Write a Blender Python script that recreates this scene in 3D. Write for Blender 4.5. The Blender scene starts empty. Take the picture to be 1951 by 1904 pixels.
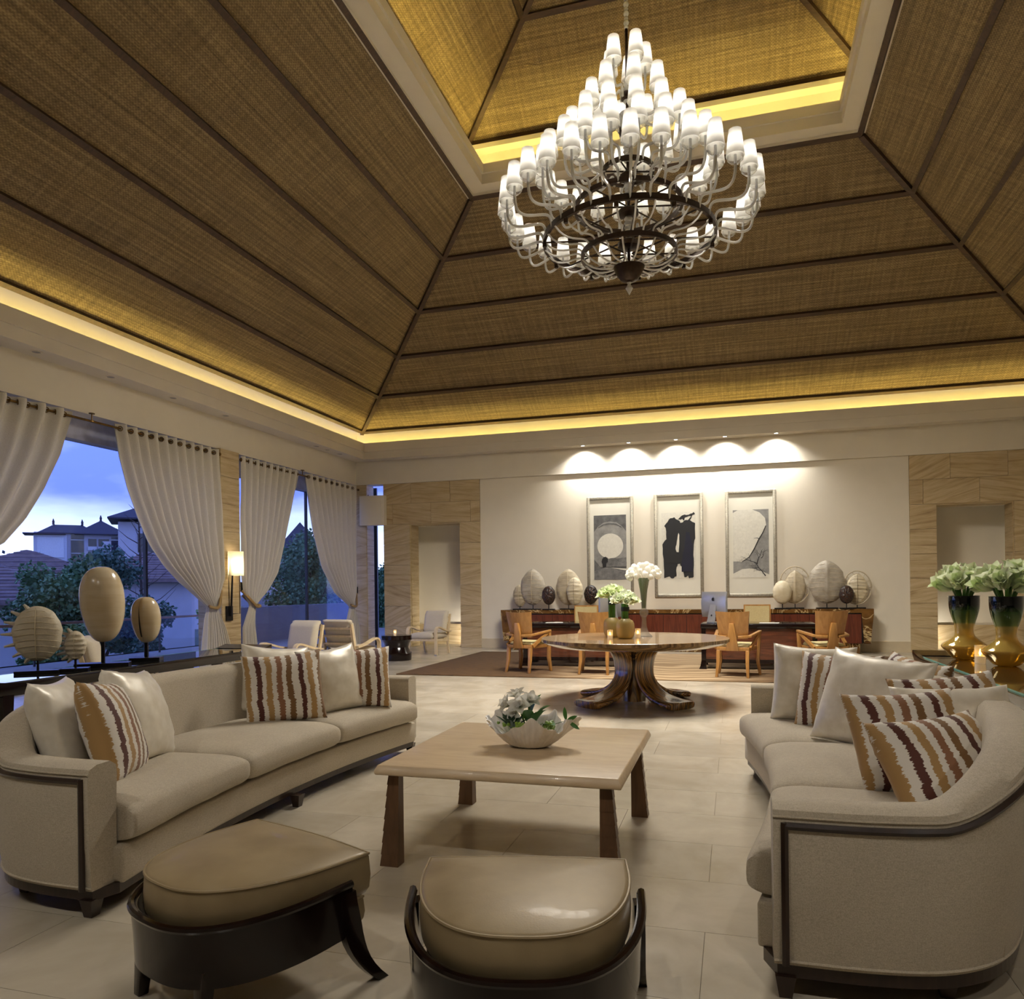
import bpy, bmesh, math, random
from mathutils import Vector, Matrix, noise as mnoise
R = random.Random(7)
PI = math.pi
SC = bpy.context.scene
COL = SC.collection
# ---------------------------------------------------------------- camera
cam_d = bpy.data.cameras.new('camera'); CAM = bpy.data.objects.new('camera', cam_d); COL.objects.link(CAM)
FPX = 1440.0; YAW = math.atan(421.5 / FPX); ROLL = math.atan(.0118)
cam_d.sensor_fit = 'HORIZONTAL'; cam_d.sensor_width = 36.0
cam_d.lens = FPX / 1951 * 36.0
cam_d.shift_x = 0.0; cam_d.shift_y = (1122 - 952) / 1951
cam_d.clip_start = .05; cam_d.clip_end = 600
CAM.matrix_world = Matrix.Translation((0, 0, 1.35)) @ Matrix.Rotation(YAW, 4, 'Z') @ Matrix.Rotation(PI / 2, 4, 'X') @ Matrix.Rotation(-ROLL, 4, 'Z')
SC.camera = CAM
# ---------------------------------------------------------------- view
vs = SC.view_settings
vs.view_transform = 'Standard'; vs.look = 'None'; vs.gamma = 1; vs.use_curve_mapping = False
vs.exposure = 0.5
cy = SC.cycles
cy.use_denoising = True; cy.max_bounces = 6; cy.diffuse_bounces = 3; cy.glossy_bounces = 3; cy.transmission_bounces = 4; cy.transparent_max_bounces = 10
cy.use_adaptive_sampling = True; cy.adaptive_threshold = .10; cy.adaptive_min_samples = 16
cy.caustics_reflective = False; cy.caustics_refractive = False; cy.sample_clamp_indirect = 6.0
cy.use_light_tree = False
# ---------------------------------------------------------------- world: dusk sky with drifting cloud
W = bpy.data.worlds.new('dusk_sky'); SC.world = W; W.use_nodes = True
nt = W.node_tree; nt.nodes.clear()
def wn(t, **k):
    n = nt.nodes.new(t)
    for a, b in k.items(): setattr(n, a, b)
    return n
wo = wn('ShaderNodeOutputWorld'); bg = wn('ShaderNodeBackground'); tc = wn('ShaderNodeTexCoord'); sep = wn('ShaderNodeSeparateXYZ')
nt.links.new(tc.outputs['Generated'], sep.inputs[0])
ramp = wn('ShaderNodeValToRGB'); el = ramp.color_ramp.elements
el[0].position = .0; el[0].color = (.10, .17, .75, 1)
el[1].position = 1.0; el[1].color = (.03, .07, .5, 1)
for p, c in ((.035, (.72, .78, 1.0, 1)), (.08, (.48, .57, 1.0, 1)), (.115, (.12, .18, .92, 1)), (.25, (.14, .22, .95, 1)), (.40, (.20, .32, 1.0, 1))):
    e = el.new(p); e.color = c
# perturb elevation by noise so the bands read as cloud layers
mp = wn('ShaderNodeMapping'); mp.inputs['Scale'].default_value = (2.2, 2.2, 9.0)
nz = wn('ShaderNodeTexNoise'); nz.inputs['Scale'].default_value = 1.6; nz.inputs['Detail'].default_value = 5; nz.inputs['Roughness'].default_value = .55
nt.links.new(tc.outputs['Generated'], mp.inputs[0]); nt.links.new(mp.outputs[0], nz.inputs['Vector'])
ma = wn('ShaderNodeMath', operation='MULTIPLY_ADD'); ma.inputs[1].default_value = .10; ma.inputs[2].default_value = -.05
nt.links.new(nz.outputs['Fac'], ma.inputs[0])
ad = wn('ShaderNodeMath', operation='ADD'); nt.links.new(sep.outputs['Z'], ad.inputs[0]); nt.links.new(ma.outputs[0], ad.inputs[1])
nt.links.new(ad.outputs[0], ramp.inputs[0])
mp2 = wn('ShaderNodeMapping'); mp2.inputs['Scale'].default_value = (3.0, 3.0, 6.0)
nz2 = wn('ShaderNodeTexNoise'); nz2.inputs['Scale'].default_value = 2.1; nz2.inputs['Detail'].default_value = 6
nt.links.new(tc.outputs['Generated'], mp2.inputs[0]); nt.links.new(mp2.outputs[0], nz2.inputs['Vector'])
cr = wn('ShaderNodeValToRGB'); cr.color_ramp.elements[0].position = .44; cr.color_ramp.elements[1].position = .66
cr.color_ramp.elements[0].color = (0, 0, 0, 1); cr.color_ramp.elements[1].color = (.6, .6, .6, 1)
nt.links.new(nz2.outputs['Fac'], cr.inputs[0])
mx = wn('ShaderNodeMix', data_type='RGBA'); mx.inputs['B'].default_value = (.42, .52, 1.0, 1)
nt.links.new(cr.outputs[0], mx.inputs['Factor']); nt.links.new(ramp.outputs[0], mx.inputs['A'])
nt.links.new(mx.outputs['Result'], bg.inputs[0]); bg.inputs[1].default_value = 1.5
nt.links.new(bg.outputs[0], wo.inputs[0])

# ---------------------------------------------------------------- helpers
def link(o, parent=None):
    COL.objects.link(o)
    if parent is not None: o.parent = parent
    return o
def tag(o, label=None, cat=None, group=None, kind=None):
    if label: o['label'] = label
    if cat: o['category'] = cat
    if group: o['group'] = group
    if kind: o['kind'] = kind
    return o
def thing(name, label, cat, loc=(0, 0, 0), rz=0, group=None):
    o = bpy.data.objects.new(name, None); link(o); o.location = loc; o.rotation_euler = (0, 0, rz); o.empty_display_size = .1
    return tag(o, label, cat, group)
def copy_tree(o, parent=None):
    c = o.copy(); COL.objects.link(c); c.parent = parent
    for ch in list(o.children): copy_tree(ch, c)
    return c
def srgb(r, g, b):
    f = lambda u: u / 12.92 if u <= .04045 else ((u + .055) / 1.055) ** 2.4
    return (f(r / 255), f(g / 255), f(b / 255))
class MB:
    def __init__(s): s.v = []; s.f = []; s.uv = None
    def add(s, vs, fs):
        n = len(s.v); s.v += [tuple(v) for v in vs]; s.f += [tuple(i + n for i in f) for f in fs]; return s
    def box(s, x0, x1, y0, y1, z0, z1):
        return s.add([(x0, y0, z0), (x1, y0, z0), (x1, y1, z0), (x0, y1, z0), (x0, y0, z1), (x1, y0, z1), (x1, y1, z1), (x0, y1, z1)],
                     [(0, 3, 2, 1), (4, 5, 6, 7), (0, 1, 5, 4), (1, 2, 6, 5), (2, 3, 7, 6), (3, 0, 4, 7)])
    def hexa(s, b, t):   # two quads, bottom and top (ccw from above)
        return s.add(list(b) + list(t), [(0, 3, 2, 1), (4, 5, 6, 7), (0, 1, 5, 4), (1, 2, 6, 5), (2, 3, 7, 6), (3, 0, 4, 7)])
    def prism(s, poly, z0, z1):
        n = len(poly)
        return s.add([(x, y, z0) for x, y in poly] + [(x, y, z1) for x, y in poly],
                     [tuple(range(n - 1, -1, -1)), tuple(range(n, 2 * n))] + [(i, (i + 1) % n, n + (i + 1) % n, n + i) for i in range(n)])
    def loft(s, rings, close=True, cap=True):
        n = len(rings[0]); vs = [p for r in rings for p in r]; fs = []
        for i in range(len(rings) - 1):
            for j in range(n if close else n - 1):
                k = (j + 1) % n
                fs.append((i * n + j, i * n + k, (i + 1) * n + k, (i + 1) * n + j))
        if cap:
            fs.append(tuple(range(n - 1, -1, -1))); m = (len(rings) - 1) * n; fs.append(tuple(range(m, m + n)))
        return s.add(vs, fs)
    def lathe(s, prof, n=24, c=(0, 0, 0), cap=True):   # prof list of (r, z)
        return s.loft([[(c[0] + r * math.cos(2 * PI * j / n), c[1] + r * math.sin(2 * PI * j / n), c[2] + z) for j in range(n)] for r, z in prof], True, cap)
    def tube(s, pts, r, n=8, cap=True):
        pts = [Vector(p) for p in pts]; rs = r if isinstance(r, (list, tuple)) else [r] * len(pts)
        rings = []; up = None
        for i, p in enumerate(pts):
            t = (pts[min(i + 1, len(pts) - 1)] - pts[max(i - 1, 0)]).normalized()
            if up is None: up = Vector((0, 0, 1)) if abs(t.z) < .9 else Vector((1, 0, 0))
            a = t.cross(up).normalized(); b = a.cross(t).normalized(); up = b
            rings.append([tuple(p + a * (rs[i] * math.cos(2 * PI * j / n)) + b * (rs[i] * math.sin(2 * PI * j / n))) for j in range(n)])
        return s.loft(rings, True, cap)
    def bar(s, p, q, w, h, up=(0, 0, 1)):   # rectangular bar from p to q
        p = Vector(p); q = Vector(q); t = (q - p).normalized(); a = t.cross(Vector(up)).normalized() * (w / 2); b = a.cross(t).normalized() * (h / 2)
        r = lambda c: [tuple(c - a - b), tuple(c + a - b), tuple(c + a + b), tuple(c - a + b)]
        return s.loft([r(p), r(q)])
    def sphere(s, c, r, nu=12, nv=8, sc=(1, 1, 1)):
        return s.loft([[(c[0] + sc[0] * r * math.sin(PI * max(.001, min(.999, i / nv))) * math.cos(2 * PI * j / nu), c[1] + sc[1] * r * math.sin(PI * max(.001, min(.999, i / nv))) * math.sin(2 * PI * j / nu), c[2] - sc[2] * r * math.cos(PI * i / nv)) for j in range(nu)] for i in range(nv + 1)])
    def mesh(s, name, smooth=False, ang=40):
        me = bpy.data.meshes.new(name); me.from_pydata(s.v, [], s.f); me.validate(); me.update()
        bm = bmesh.new(); bm.from_mesh(me); bmesh.ops.recalc_face_normals(bm, faces=bm.faces)
        if smooth:
            for f in bm.faces: f.smooth = True
            for e in bm.edges:
                if len(e.link_faces) == 2 and e.calc_face_angle(0) > math.radians(ang): e.smooth = False
        bm.to_mesh(me); bm.free()
        return me
    def build(s, name, mat, parent=None, smooth=False, ang=40, bevel=0, sub=0, loc=None):
        me = s.mesh(name, smooth, ang)
        me.materials.append(mat)
        o = bpy.data.objects.new(name, me); link(o, parent)
        if bevel:
            m = o.modifiers.new('bevel', 'BEVEL'); m.width = bevel; m.segments = 2; m.limit_method = 'ANGLE'
            for p in me.polygons: p.use_smooth = True
            m.harden_normals = False
        if sub:
            m = o.modifiers.new('sub', 'SUBSURF'); m.levels = sub; m.render_levels = sub
            for p in me.polygons: p.use_smooth = True
        if loc: o.location = loc
        return o
def bez(p0, p1, p2, p3, n=10):
    p0, p1, p2, p3 = map(Vector, (p0, p1, p2, p3))
    return [p0 * (1 - t) ** 3 + p1 * (3 * t * (1 - t) ** 2) + p2 * (3 * t * t * (1 - t)) + p3 * t ** 3 for t in [i / n for i in range(n + 1)]]
def lerp(a, b, t): return a + (b - a) * t
def interp(tab, x):
    if x <= tab[0][0]: return tab[0][1]
    for (a, va), (b, vb) in zip(tab, tab[1:]):
        if x <= b: return va + (vb - va) * (x - a) / (b - a)
    return tab[-1][1]
def smooth_path(pts, n=6, closed=False):
    out = []; m = len(pts)
    for i in range(m if closed else m - 1):
        g = lambda k: Vector(pts[k % m]) if closed else Vector(pts[max(0, min(m - 1, k))])
        a, b, c, d = g(i - 1), g(i), g(i + 1), g(i + 2)
        for j in range(n):
            t = j / n
            out.append(.5 * ((2 * b) + (c - a) * t + (2 * a - 5 * b + 4 * c - d) * t * t + (3 * b - a - 3 * c + d) * t ** 3))
    if not closed: out.append(Vector(pts[-1]))
    return out

# ---------------------------------------------------------------- materials
class NT:
    def __init__(s, name):
        s.m = bpy.data.materials.new(name); s.m.use_nodes = True; s.t = s.m.node_tree; s.t.nodes.clear()
        s.o = s.t.nodes.new('ShaderNodeOutputMaterial'); s.b = s.t.nodes.new('ShaderNodeBsdfPrincipled'); s.t.links.new(s.b.outputs[0], s.o.inputs[0]); s._tc = None
    def n(s, typ, **k):
        nd = s.t.nodes.new(typ)
        for a, v in k.items():
            if a.startswith('i_'):
                key = a[2:]; key = int(key) if key.isdigit() else key.replace('_', ' ')
                nd.inputs[key].default_value = v
            else: setattr(nd, a, v)
        return nd
    def l(s, a, b): s.t.links.new(a, b)
    def tc(s, which='Object', scale=None, rot=None, loc=None):
        if s._tc is None: s._tc = s.n('ShaderNodeTexCoord')
        o = s._tc.outputs[which]
        if scale is not None or rot is not None or loc is not None:
            mp = s.n('ShaderNodeMapping'); s.l(o, mp.inputs[0])
            if scale is not None: mp.inputs['Scale'].default_value = scale if hasattr(scale, '__len__') else (scale,) * 3
            if rot is not None: mp.inputs['Rotation'].default_value = rot
            if loc is not None: mp.inputs['Location'].default_value = loc
            o = mp.outputs[0]
        return o
    def noise(s, vec, scale=5, detail=3, rough=.5, dist=0):
        nd = s.n('ShaderNodeTexNoise'); s.l(vec, nd.inputs['Vector']); nd.inputs['Scale'].default_value = scale; nd.inputs['Detail'].default_value = detail; nd.inputs['Roughness'].default_value = rough; nd.inputs['Distortion'].default_value = dist
        return nd.outputs['Fac']
    def ramp(s, fac, stops):
        r = s.n('ShaderNodeValToRGB'); e = r.color_ramp.elements
        e[0].position = stops[0][0]; e[0].color = (*stops[0][1], 1); e[1].position = stops[-1][0]; e[1].color = (*stops[-1][1], 1)
        for p, c in stops[1:-1]: x = e.new(p); x.color = (*c, 1)
        s.l(fac, r.inputs[0]); return r.outputs[0]
    def mix(s, fac, a, b, blend='MIX'):
        m = s.n('ShaderNodeMix', data_type='RGBA', blend_type=blend)
        for key, v in (('Factor', fac), ('A', a), ('B', b)):
            if isinstance(v, (int, float)): m.inputs[key].default_value = v
            elif isinstance(v, tuple): m.inputs[key].default_value = (*v, 1)
            else: s.l(v, m.inputs[key])
        return m.outputs['Result']
    def math(s, op, a, b=None, c=None):
        m = s.n('ShaderNodeMath', operation=op)
        for i, v in enumerate((a, b, c)):
            if v is None: continue
            if isinstance(v, (int, float)): m.inputs[i].default_value = v
            else: s.l(v, m.inputs[i])
        return m.outputs[0]
    def bump(s, h, strength=.3, dist=.01):
        b = s.n('ShaderNodeBump'); b.inputs['Strength'].default_value = strength; b.inputs['Distance'].default_value = dist; s.l(h, b.inputs['Height']); s.l(b.outputs[0], s.b.inputs['Normal'])
    def set(s, col=None, rough=None, metal=None, spec=None, coat=None, coat_rough=None, sheen=None, trans=None, ior=None, emit=None, es=None, sss=None, alpha=None):
        for key, v in (('Base Color', col), ('Roughness', rough), ('Metallic', metal), ('Specular IOR Level', spec), ('Coat Weight', coat), ('Coat Roughness', coat_rough), ('Sheen Weight', sheen), ('Transmission Weight', trans), ('IOR', ior), ('Emission Color', emit), ('Emission Strength', es), ('Subsurface Weight', sss), ('Alpha', alpha)):
            if v is None: continue
            if isinstance(v, (int, float)): s.b.inputs[key].default_value = v
            elif isinstance(v, tuple): s.b.inputs[key].default_value = (*v, 1)
            else: s.l(v, s.b.inputs[key])
        return s
def basic(name, col, rough=.5, nscale=8, namt=.12, **k):
    t = NT(name); f = t.noise(t.tc(), nscale, 4)
    d = tuple(c * (1 - namt) for c in col); h = tuple(min(1, c * (1 + namt)) for c in col)
    t.set(col=t.ramp(f, [(.3, d), (.7, h)]), rough=rough, **k); return t.m
def wood(name, a, b, rough=.3, scale=(1, 12, 12), coat=.3, nscale=2.5, **k):
    t = NT(name); v = t.tc('Object', scale=scale); f = t.noise(v, nscale, 6, .6, 1.2)
    t.set(col=t.ramp(f, [(.3, a), (.7, b)]), rough=rough, coat=coat, coat_rough=.08, **k); return t.m
def fabric(name, a, b, scale=260, rough=.85, bump=.25, sheen=.15):
    t = NT(name); v = t.tc()
    fine = t.noise(v, scale, 2); mid = t.noise(t.tc(scale=(1, 1, 3)), 60, 3); big = t.noise(v, 3, 2)
    f = t.math('ADD', t.math('MULTIPLY', fine, .7), t.math('MULTIPLY', mid, .3))
    t.set(col=t.mix(.25, t.ramp(f, [(.35, a), (.65, b)]), t.ramp(big, [(.3, a), (.7, b)])), rough=rough, sheen=sheen); t.bump(fine, bump, .003); return t.m
def emitter(name, col, st):
    t = NT(name); t.set(col=(.8, .8, .8), emit=col, es=st); return t.m

WHITE = basic('wall_cream', srgb(228, 219, 200), .75, 3, .02)
CEILW = basic('plaster_white', srgb(226, 217, 200), .8, 3, .02)
SKIRT = basic('baseboard_stone', srgb(205, 190, 160), .4, 5, .05)
BATTEN = wood('batten_dark', srgb(58, 42, 30), srgb(86, 64, 46), .55, (1, 6, 6), .0)
DARKW = wood('espresso_lacquer', srgb(14, 7, 6), srgb(28, 13, 11), .16, (1, 10, 10), .35, spec=.3)
BLACKM = basic('black_metal', (.012, .011, .011), .4, 20, .2, metal=.5)
BRONZE = basic('dark_bronze', srgb(58, 44, 34), .35, 20, .25, metal=.7)
BRASS = basic('old_brass', srgb(122, 94, 52), .42, 20, .2, metal=1.0)
STEEL = basic('brushed_metal', srgb(190, 190, 192), .3, 40, .05, metal=.9)
# ================================================================ SETTING
def m_weave(name, tint=1.0):
    t = NT(name); uv = t.tc('UV')
    def sc(x, y): 
        mp = t.n('ShaderNodeMapping'); t.l(uv, mp.inputs[0]); mp.inputs['Scale'].default_value = (x, y, 1); return mp.outputs[0]
    along = t.noise(sc(.55, 26), 1.0, 5, .65)      # long raffia strands
    across = t.noise(sc(26, 1.1), 1.0, 4, .6)
    fine = t.noise(sc(16, 70), 1.0, 2, .6)
    sx = t.n('ShaderNodeSeparateXYZ'); t.l(uv, sx.inputs[0])
    wx = t.math('SINE', t.math('MULTIPLY', sx.outputs['X'], 150)); wy = t.math('SINE', t.math('MULTIPLY', sx.outputs['Y'], 150))
    wv = t.math('MULTIPLY', wx, wy)
    f = t.math('ADD', t.math('MULTIPLY', along, .50), t.math('MULTIPLY', across, .24)); f = t.math('ADD', f, t.math('MULTIPLY', fine, .28))
    f = t.math('ADD', f, t.math('MULTIPLY', wv, .055))
    c = t.ramp(f, [(.32, tuple(tint * v for v in srgb(78, 66, 44))), (.5, tuple(tint * v for v in srgb(128, 108, 74))), (.68, tuple(tint * v for v in srgb(182, 160, 116)))])
    t.set(col=c, rough=.75); t.bump(f, .35, .01); return t.m
WEAVE = m_weave('raffia_matting')
def m_stone():
    t = NT('sandstone'); oi = t.n('ShaderNodeObjectInfo'); v = t.tc()
    cv = t.n('ShaderNodeCombineXYZ'); t.l(t.math('MULTIPLY', oi.outputs['Random'], 40), cv.inputs[0]); t.l(t.math('MULTIPLY', oi.outputs['Random'], 23), cv.inputs[2])
    ang = t.math('MULTIPLY_ADD', oi.outputs['Random'], .8, -.32)
    rot = t.n('ShaderNodeVectorRotate', rotation_type='Y_AXIS'); t.l(v, rot.inputs['Vector']); t.l(ang, rot.inputs['Angle'])
    va = t.n('ShaderNodeVectorMath', operation='ADD'); t.l(rot.outputs[0], va.inputs[0]); t.l(cv.outputs[0], va.inputs[1])
    mp = t.n('ShaderNodeMapping'); t.l(va.outputs[0], mp.inputs[0]); mp.inputs['Scale'].default_value = (.6, .6, 9)
    f = t.noise(mp.outputs[0], 1.6, 6, .6, .6); g = t.noise(mp.outputs[0], 6, 5, .6, .3)
    c = t.ramp(f, [(.25, srgb(144, 118, 80)), (.42, srgb(186, 163, 122)), (.6, srgb(204, 184, 145)), (.8, srgb(176, 152, 110))])
    c = t.mix(t.ramp(g, [(.5, (0, 0, 0)), (.68, (.35, .35, .35))]), c, srgb(150, 120, 78)); t.set(col=c, rough=.55); return t.m
STONE = m_stone()
def m_floor():
    t = NT('limestone_tile'); oi = t.n('ShaderNodeObjectInfo'); geo = t.n('ShaderNodeNewGeometry')
    f = t.noise(geo.outputs['Position'], 2.2, 5, .6, .5); g = t.noise(geo.outputs['Position'], 40, 3)
    rnd = t.n('ShaderNodeTexWhiteNoise', noise_dimensions='3D'); 
    at = t.n('ShaderNodeAttribute', attribute_name='tint'); 
    base = t.ramp(f, [(.3, srgb(176, 166, 146)), (.7, srgb(198, 188, 170))])
    tint = t.math('MULTIPLY_ADD', oi.outputs['Random'], .13, .935)
    c = t.n('ShaderNodeVectorMath', operation='SCALE'); t.l(base, c.inputs[0]); t.l(tint, c.inputs['Scale'])
    t.set(col=c.outputs[0], rough=t.math('MULTIPLY_ADD', f, .14, .15), spec=.5); return t.m
TILE = m_floor()
GROUT = basic('floor_grout', srgb(120, 108, 88), .8)
X0, X1, Y1, YF = -8.69, 6.39, 16.5, -3.0
# floor with single tiles (running bond 1.017 x 0.522)
floor = MB().box(-9.6, 7.2, YF, 18.6, -.2, -.004).build('floor', GROUT); floor['kind'] = 'structure'
TW, TH, gp = 1.017, .522, .0022
tme = {}
def tile_mesh(w, h):
    k = (round(w, 3), round(h, 3))
    if k not in tme:
        me = MB().box(0, w - gp, 0, h - gp, -.012, 0).mesh('tile'); me.materials.append(TILE); tme[k] = me
    return tme[k]
tiles = []
for r in range(-8, 26):
    y = 4.083 + TH * r
    off = -1.137 + (TW / 2 if r % 2 == 0 else 0)
    for c in range(-9, 10):
        x = off + TW * c
        if x + TW < -9.55 or x > 7.1 or y < -1 or y > 17.9: continue
        fw = x * -.281 + y * .96; lt = x * .96 + y * .281
        vis = fw > .8 and abs(lt + TW * .4) < fw * .70 + .9
        tiles.append((fw if vis else 1e3 + fw, x, y))
tiles.sort()
for d, x, y in tiles[:290]:
    o = bpy.data.objects.new('tile', tile_mesh(TW, TH)); link(o, floor); o.location = (x, y, 0)
mb = MB()
for d, x, y in tiles[290:]: mb.box(x, x + TW - gp, y, y + TH - gp, -.012, 0)
o = mb.build('tiles', TILE, floor); o['kind'] = 'stuff'

def struct(name, mb, mat, **k):
    o = mb.build(name, mat, **k); o['kind'] = 'structure'; return o
# ---- back wall (white field), bulkhead, baseboard
HB = 3.88; ZS = 4.44; PR = .36   # header height, soffit height, cornice projection
wb = MB(); wb.box(-5.57, 3.345, Y1, Y1 + .25, 0, HB + .1)
wall_back = struct('wall_back', wb, WHITE)
MB().box(X0 - .3, X1 + .3, Y1 - .06, Y1 + .25, HB, ZS).build('bulkhead', WHITE, wall_back)
struct('baseboard_back', MB().box(-5.57, 3.345, Y1 - .02, Y1, 0, .215), SKIRT)
# ---- stone portals with single panels
def portal(xa, xb, da, db, name, seed):
    rr = random.Random(seed)
    w = struct(name, MB().box(xa + .01, da - .01, Y1 + .03, Y1 + .45, 0, HB).box(db + .01, xb - .01, Y1 + .03, Y1 + .45, 0, HB).box(da - .01, db + .01, Y1 + .03, Y1 + .45, 2.92, HB), SKIRT)
    rh = HB / 8; g = .0025
    for r in range(8):
        z0 = r * rh; z1 = z0 + rh
        if r < 6:
            cuts = [[xa, da], [db, xb]]
        else:
            cs = [xa]; x = xa + (.72 if r == 7 else .24)
            while x < xb - .15: cs.append(x); x += .98
            cs.append(xb); cuts = [[a, b] for a, b in zip(cs, cs[1:])]
        for a, b in cuts:
            pz = rr.uniform(0, .002)
            p = MB().box(-(b - a) / 2 + g, (b - a) / 2 - g, -.03 - pz, .03, -rh / 2 + g, rh / 2 - g).build('stone_panel', STONE, w); p.location = ((a + b) / 2, Y1, (z0 + z1) / 2)
        if r < 6:      # reveals of the doorway
            for xx, sgn in ((da, -1), (db, 1)):
                p = MB().box(-.012, .012, -.21, .21, -rh / 2 + g, rh / 2 - g).build('stone_panel', STONE, w); p.location = (xx + sgn * -.002, Y1 + .24, (z0 + z1) / 2)
    MB().box(da, db, Y1 + .0, Y1 + .45, 2.885, 2.92).build('lintel_soffit', STONE, w)
    return w
portal(-8.0, -5.57, -7.32, -6.07, 'wall_portal_left', 3)
portal(3.345, 5.82, 3.82, 5.14, 'wall_portal_right', 5)
# alcoves behind the doorways
def alcove(xa, xb, name):
    yb = 17.5
    a = struct(name, MB().box(xa, xb, yb, yb + .1, .5, 3.2).box(xa - .1, xa, Y1 + .45, yb + .1, 0, 3.2).box(xb, xb + .1, Y1 + .45, yb + .1, 0, 3.2), WHITE)
    MB().box(xa - .1, xb + .1, Y1 + .45, yb + .1, 2.92, 3.05).build('alcove_ceiling', CEILW, a)
    MB().box(xa, xb, yb - .04, yb, 0, .5).build('dado', STONE, a)
    return a
alcove(-7.56, -5.86, 'wall_alcove_left'); alcove(3.56, 5.36, 'wall_alcove_right')
# corner slit: stone pier, dark frame, glass
GLASSM = NT('window_glass'); _g = GLASSM
_tr = _g.n('ShaderNodeBsdfTransparent'); _tr.inputs[0].default_value = (.93, .96, .98, 1); _gl = _g.n('ShaderNodeBsdfGlossy'); _gl.inputs['Roughness'].default_value = .0
_lw = _g.n('ShaderNodeLayerWeight'); _lw.inputs[0].default_value = .5; _fr = _g.n('ShaderNodeMath', operation='POWER'); _g.l(_lw.outputs['Facing'], _fr.inputs[0]); _fr.inputs[1].default_value = 3.5; _ms = _g.n('ShaderNodeMixShader'); _g.l(_fr.outputs[0], _ms.inputs[0]); _g.l(_tr.outputs[0], _ms.inputs[1]); _g.l(_gl.outputs[0], _ms.inputs[2]); _g.l(_ms.outputs[0], _g.o.inputs[0]); _g.t.nodes.remove(_g.b)
GLASS = _g.m
def stone_pier(name, xa, xb, ya, yb, z1=HB):
    p = struct(name, MB().box(xa + .012, xb - .012, ya + .012, yb - .012, 0, z1), SKIRT); rh = z1 / 8; g = .0025
    for r in range(8):
        zc = (r + .5) * rh
        for (w, d, x, y) in (((xb - xa) / 2, .012, (xa + xb) / 2, ya), (.012, (yb - ya) / 2, xb, (ya + yb) / 2), (.012, (yb - ya) / 2, xa, (ya + yb) / 2), ((xb - xa) / 2, .012, (xa + xb) / 2, yb)):
            q = MB().box(-w + g, w - g, -d + g * .3, d - g * .3, -rh / 2 + g, rh / 2 - g).build('stone_panel', STONE, p); q.location = (x, y, zc)
    return p
stone_pier('wall_corner_pier', -8.78, -8.42, 16.42, 16.78)
stone_pier('wall_window_pier', -9.1, -8.62, 11.3, 11.82)
stone_pier('wall_window_pier_near', -9.1, -8.62, 3.6, 4.2)
DARKF = basic('dark_frame', srgb(34, 30, 34), .35, 10, .1)
struct('trim_1', MB().box(-8.62, -8.46, 17.0, 17.06, 0, HB), DARKF)
w3 = struct('window_3', MB().box(-8.46, -8.0, 17.02, 17.03, 0, HB), GLASS)
MB().box(-8.465, -8.44, 17.0, 17.05, 0, HB).build('window_frame', DARKF, w3)
# ---- left window wall
wl = struct('wall_left', MB().box(X0 - .12, X0, 1.6, Y1 - .06, HB, ZS), WHITE)
MB().box(-9.3, X0 - .12, YF, Y1 + .6, HB + .03, HB + .2).build('header_soffit', CEILW, wl)
MB().box(-9.35, -9.15, YF, Y1 + .6, HB - .28, HB + .1).build('header_beam', basic('header_beam', srgb(190, 190, 204), .6), wl)
def window(name, ya, yb, mull):
    w = struct(name, MB().box(-9.262, -9.25, ya, yb, 0, HB - .25), GLASS)
    f = MB()
    for y in mull: MB().box(-9.285, -9.23, y - .022, y + .022, 0, HB - .25).build('window_mullion', DARKF, w)
    MB().box(-9.29, -9.22, ya, yb, 0, .05).build('window_track', DARKF, w)
window('window_1', 4.2, 11.3, (5.6, 7.35, 10.22))
window('window_2', 11.82, 17.02, (13.1, 15.1))
struct('wall_left_near', MB().box(-9.1, X0, YF, 3.6, 0, HB), WHITE)
# ---- cornice with cove: soffit, stepped fascia, cove floor
def ring_boxes(name, zs, parent=None, mat=CEILW):
    # zs: list of (inset_in, inset_out, z0, z1) rectangles running round the room
    for (a, b, z0, z1, nm) in zs:
        mb = MB(); yf = 1.7 - .1
        mb.box(X0 + b, X0 + a, yf + b, Y1 - b, z0, z1); mb.box(X1 - a, X1 - b, yf + b, Y1 - b, z0, z1)
        mb.box(X0 + a, X1 - a, Y1 - a, Y1 - b, z0, z1); mb.box(X0 + a, X1 - a, yf + b, yf + a, z0, z1)
        o = mb.build(nm, mat, parent)
    return o
corn = struct('trim_2', MB().box(X0 - .12, X1 + .12, Y1 - .02, Y1 + .2, ZS + .03, ZS + .1), CEILW)
ring_boxes('cornice', [(PR - .05, -.05, ZS, ZS + .05, 'cornice_soffit'), (PR, PR - .05, ZS - .001, ZS + .17, 'cornice_fascia'), (PR + .025, PR - .03, ZS + .17, ZS + .375, 'cornice_lip'), (.0, -.25, ZS + .05, ZS + .85, 'cove_wall')], corn)
# ---- right wall, front portal zone
struct('wall_right', MB().box(X1, X1 + .2, YF, Y1, 0, ZS + .02).box(5.82, X1, Y1, Y1 + .2, 0, HB), WHITE)
struct('wall_front', MB().box(X0 - .3, X1 + .3, 1.45, 1.6, HB, ZS + .1).box(-9.6, 7.2, YF - .2, YF, 0, 4.2), WHITE)
struct('ceiling_entry', MB().box(-9.6, 7.2, YF, 1.6, HB, HB + .1), CEILW)
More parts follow.
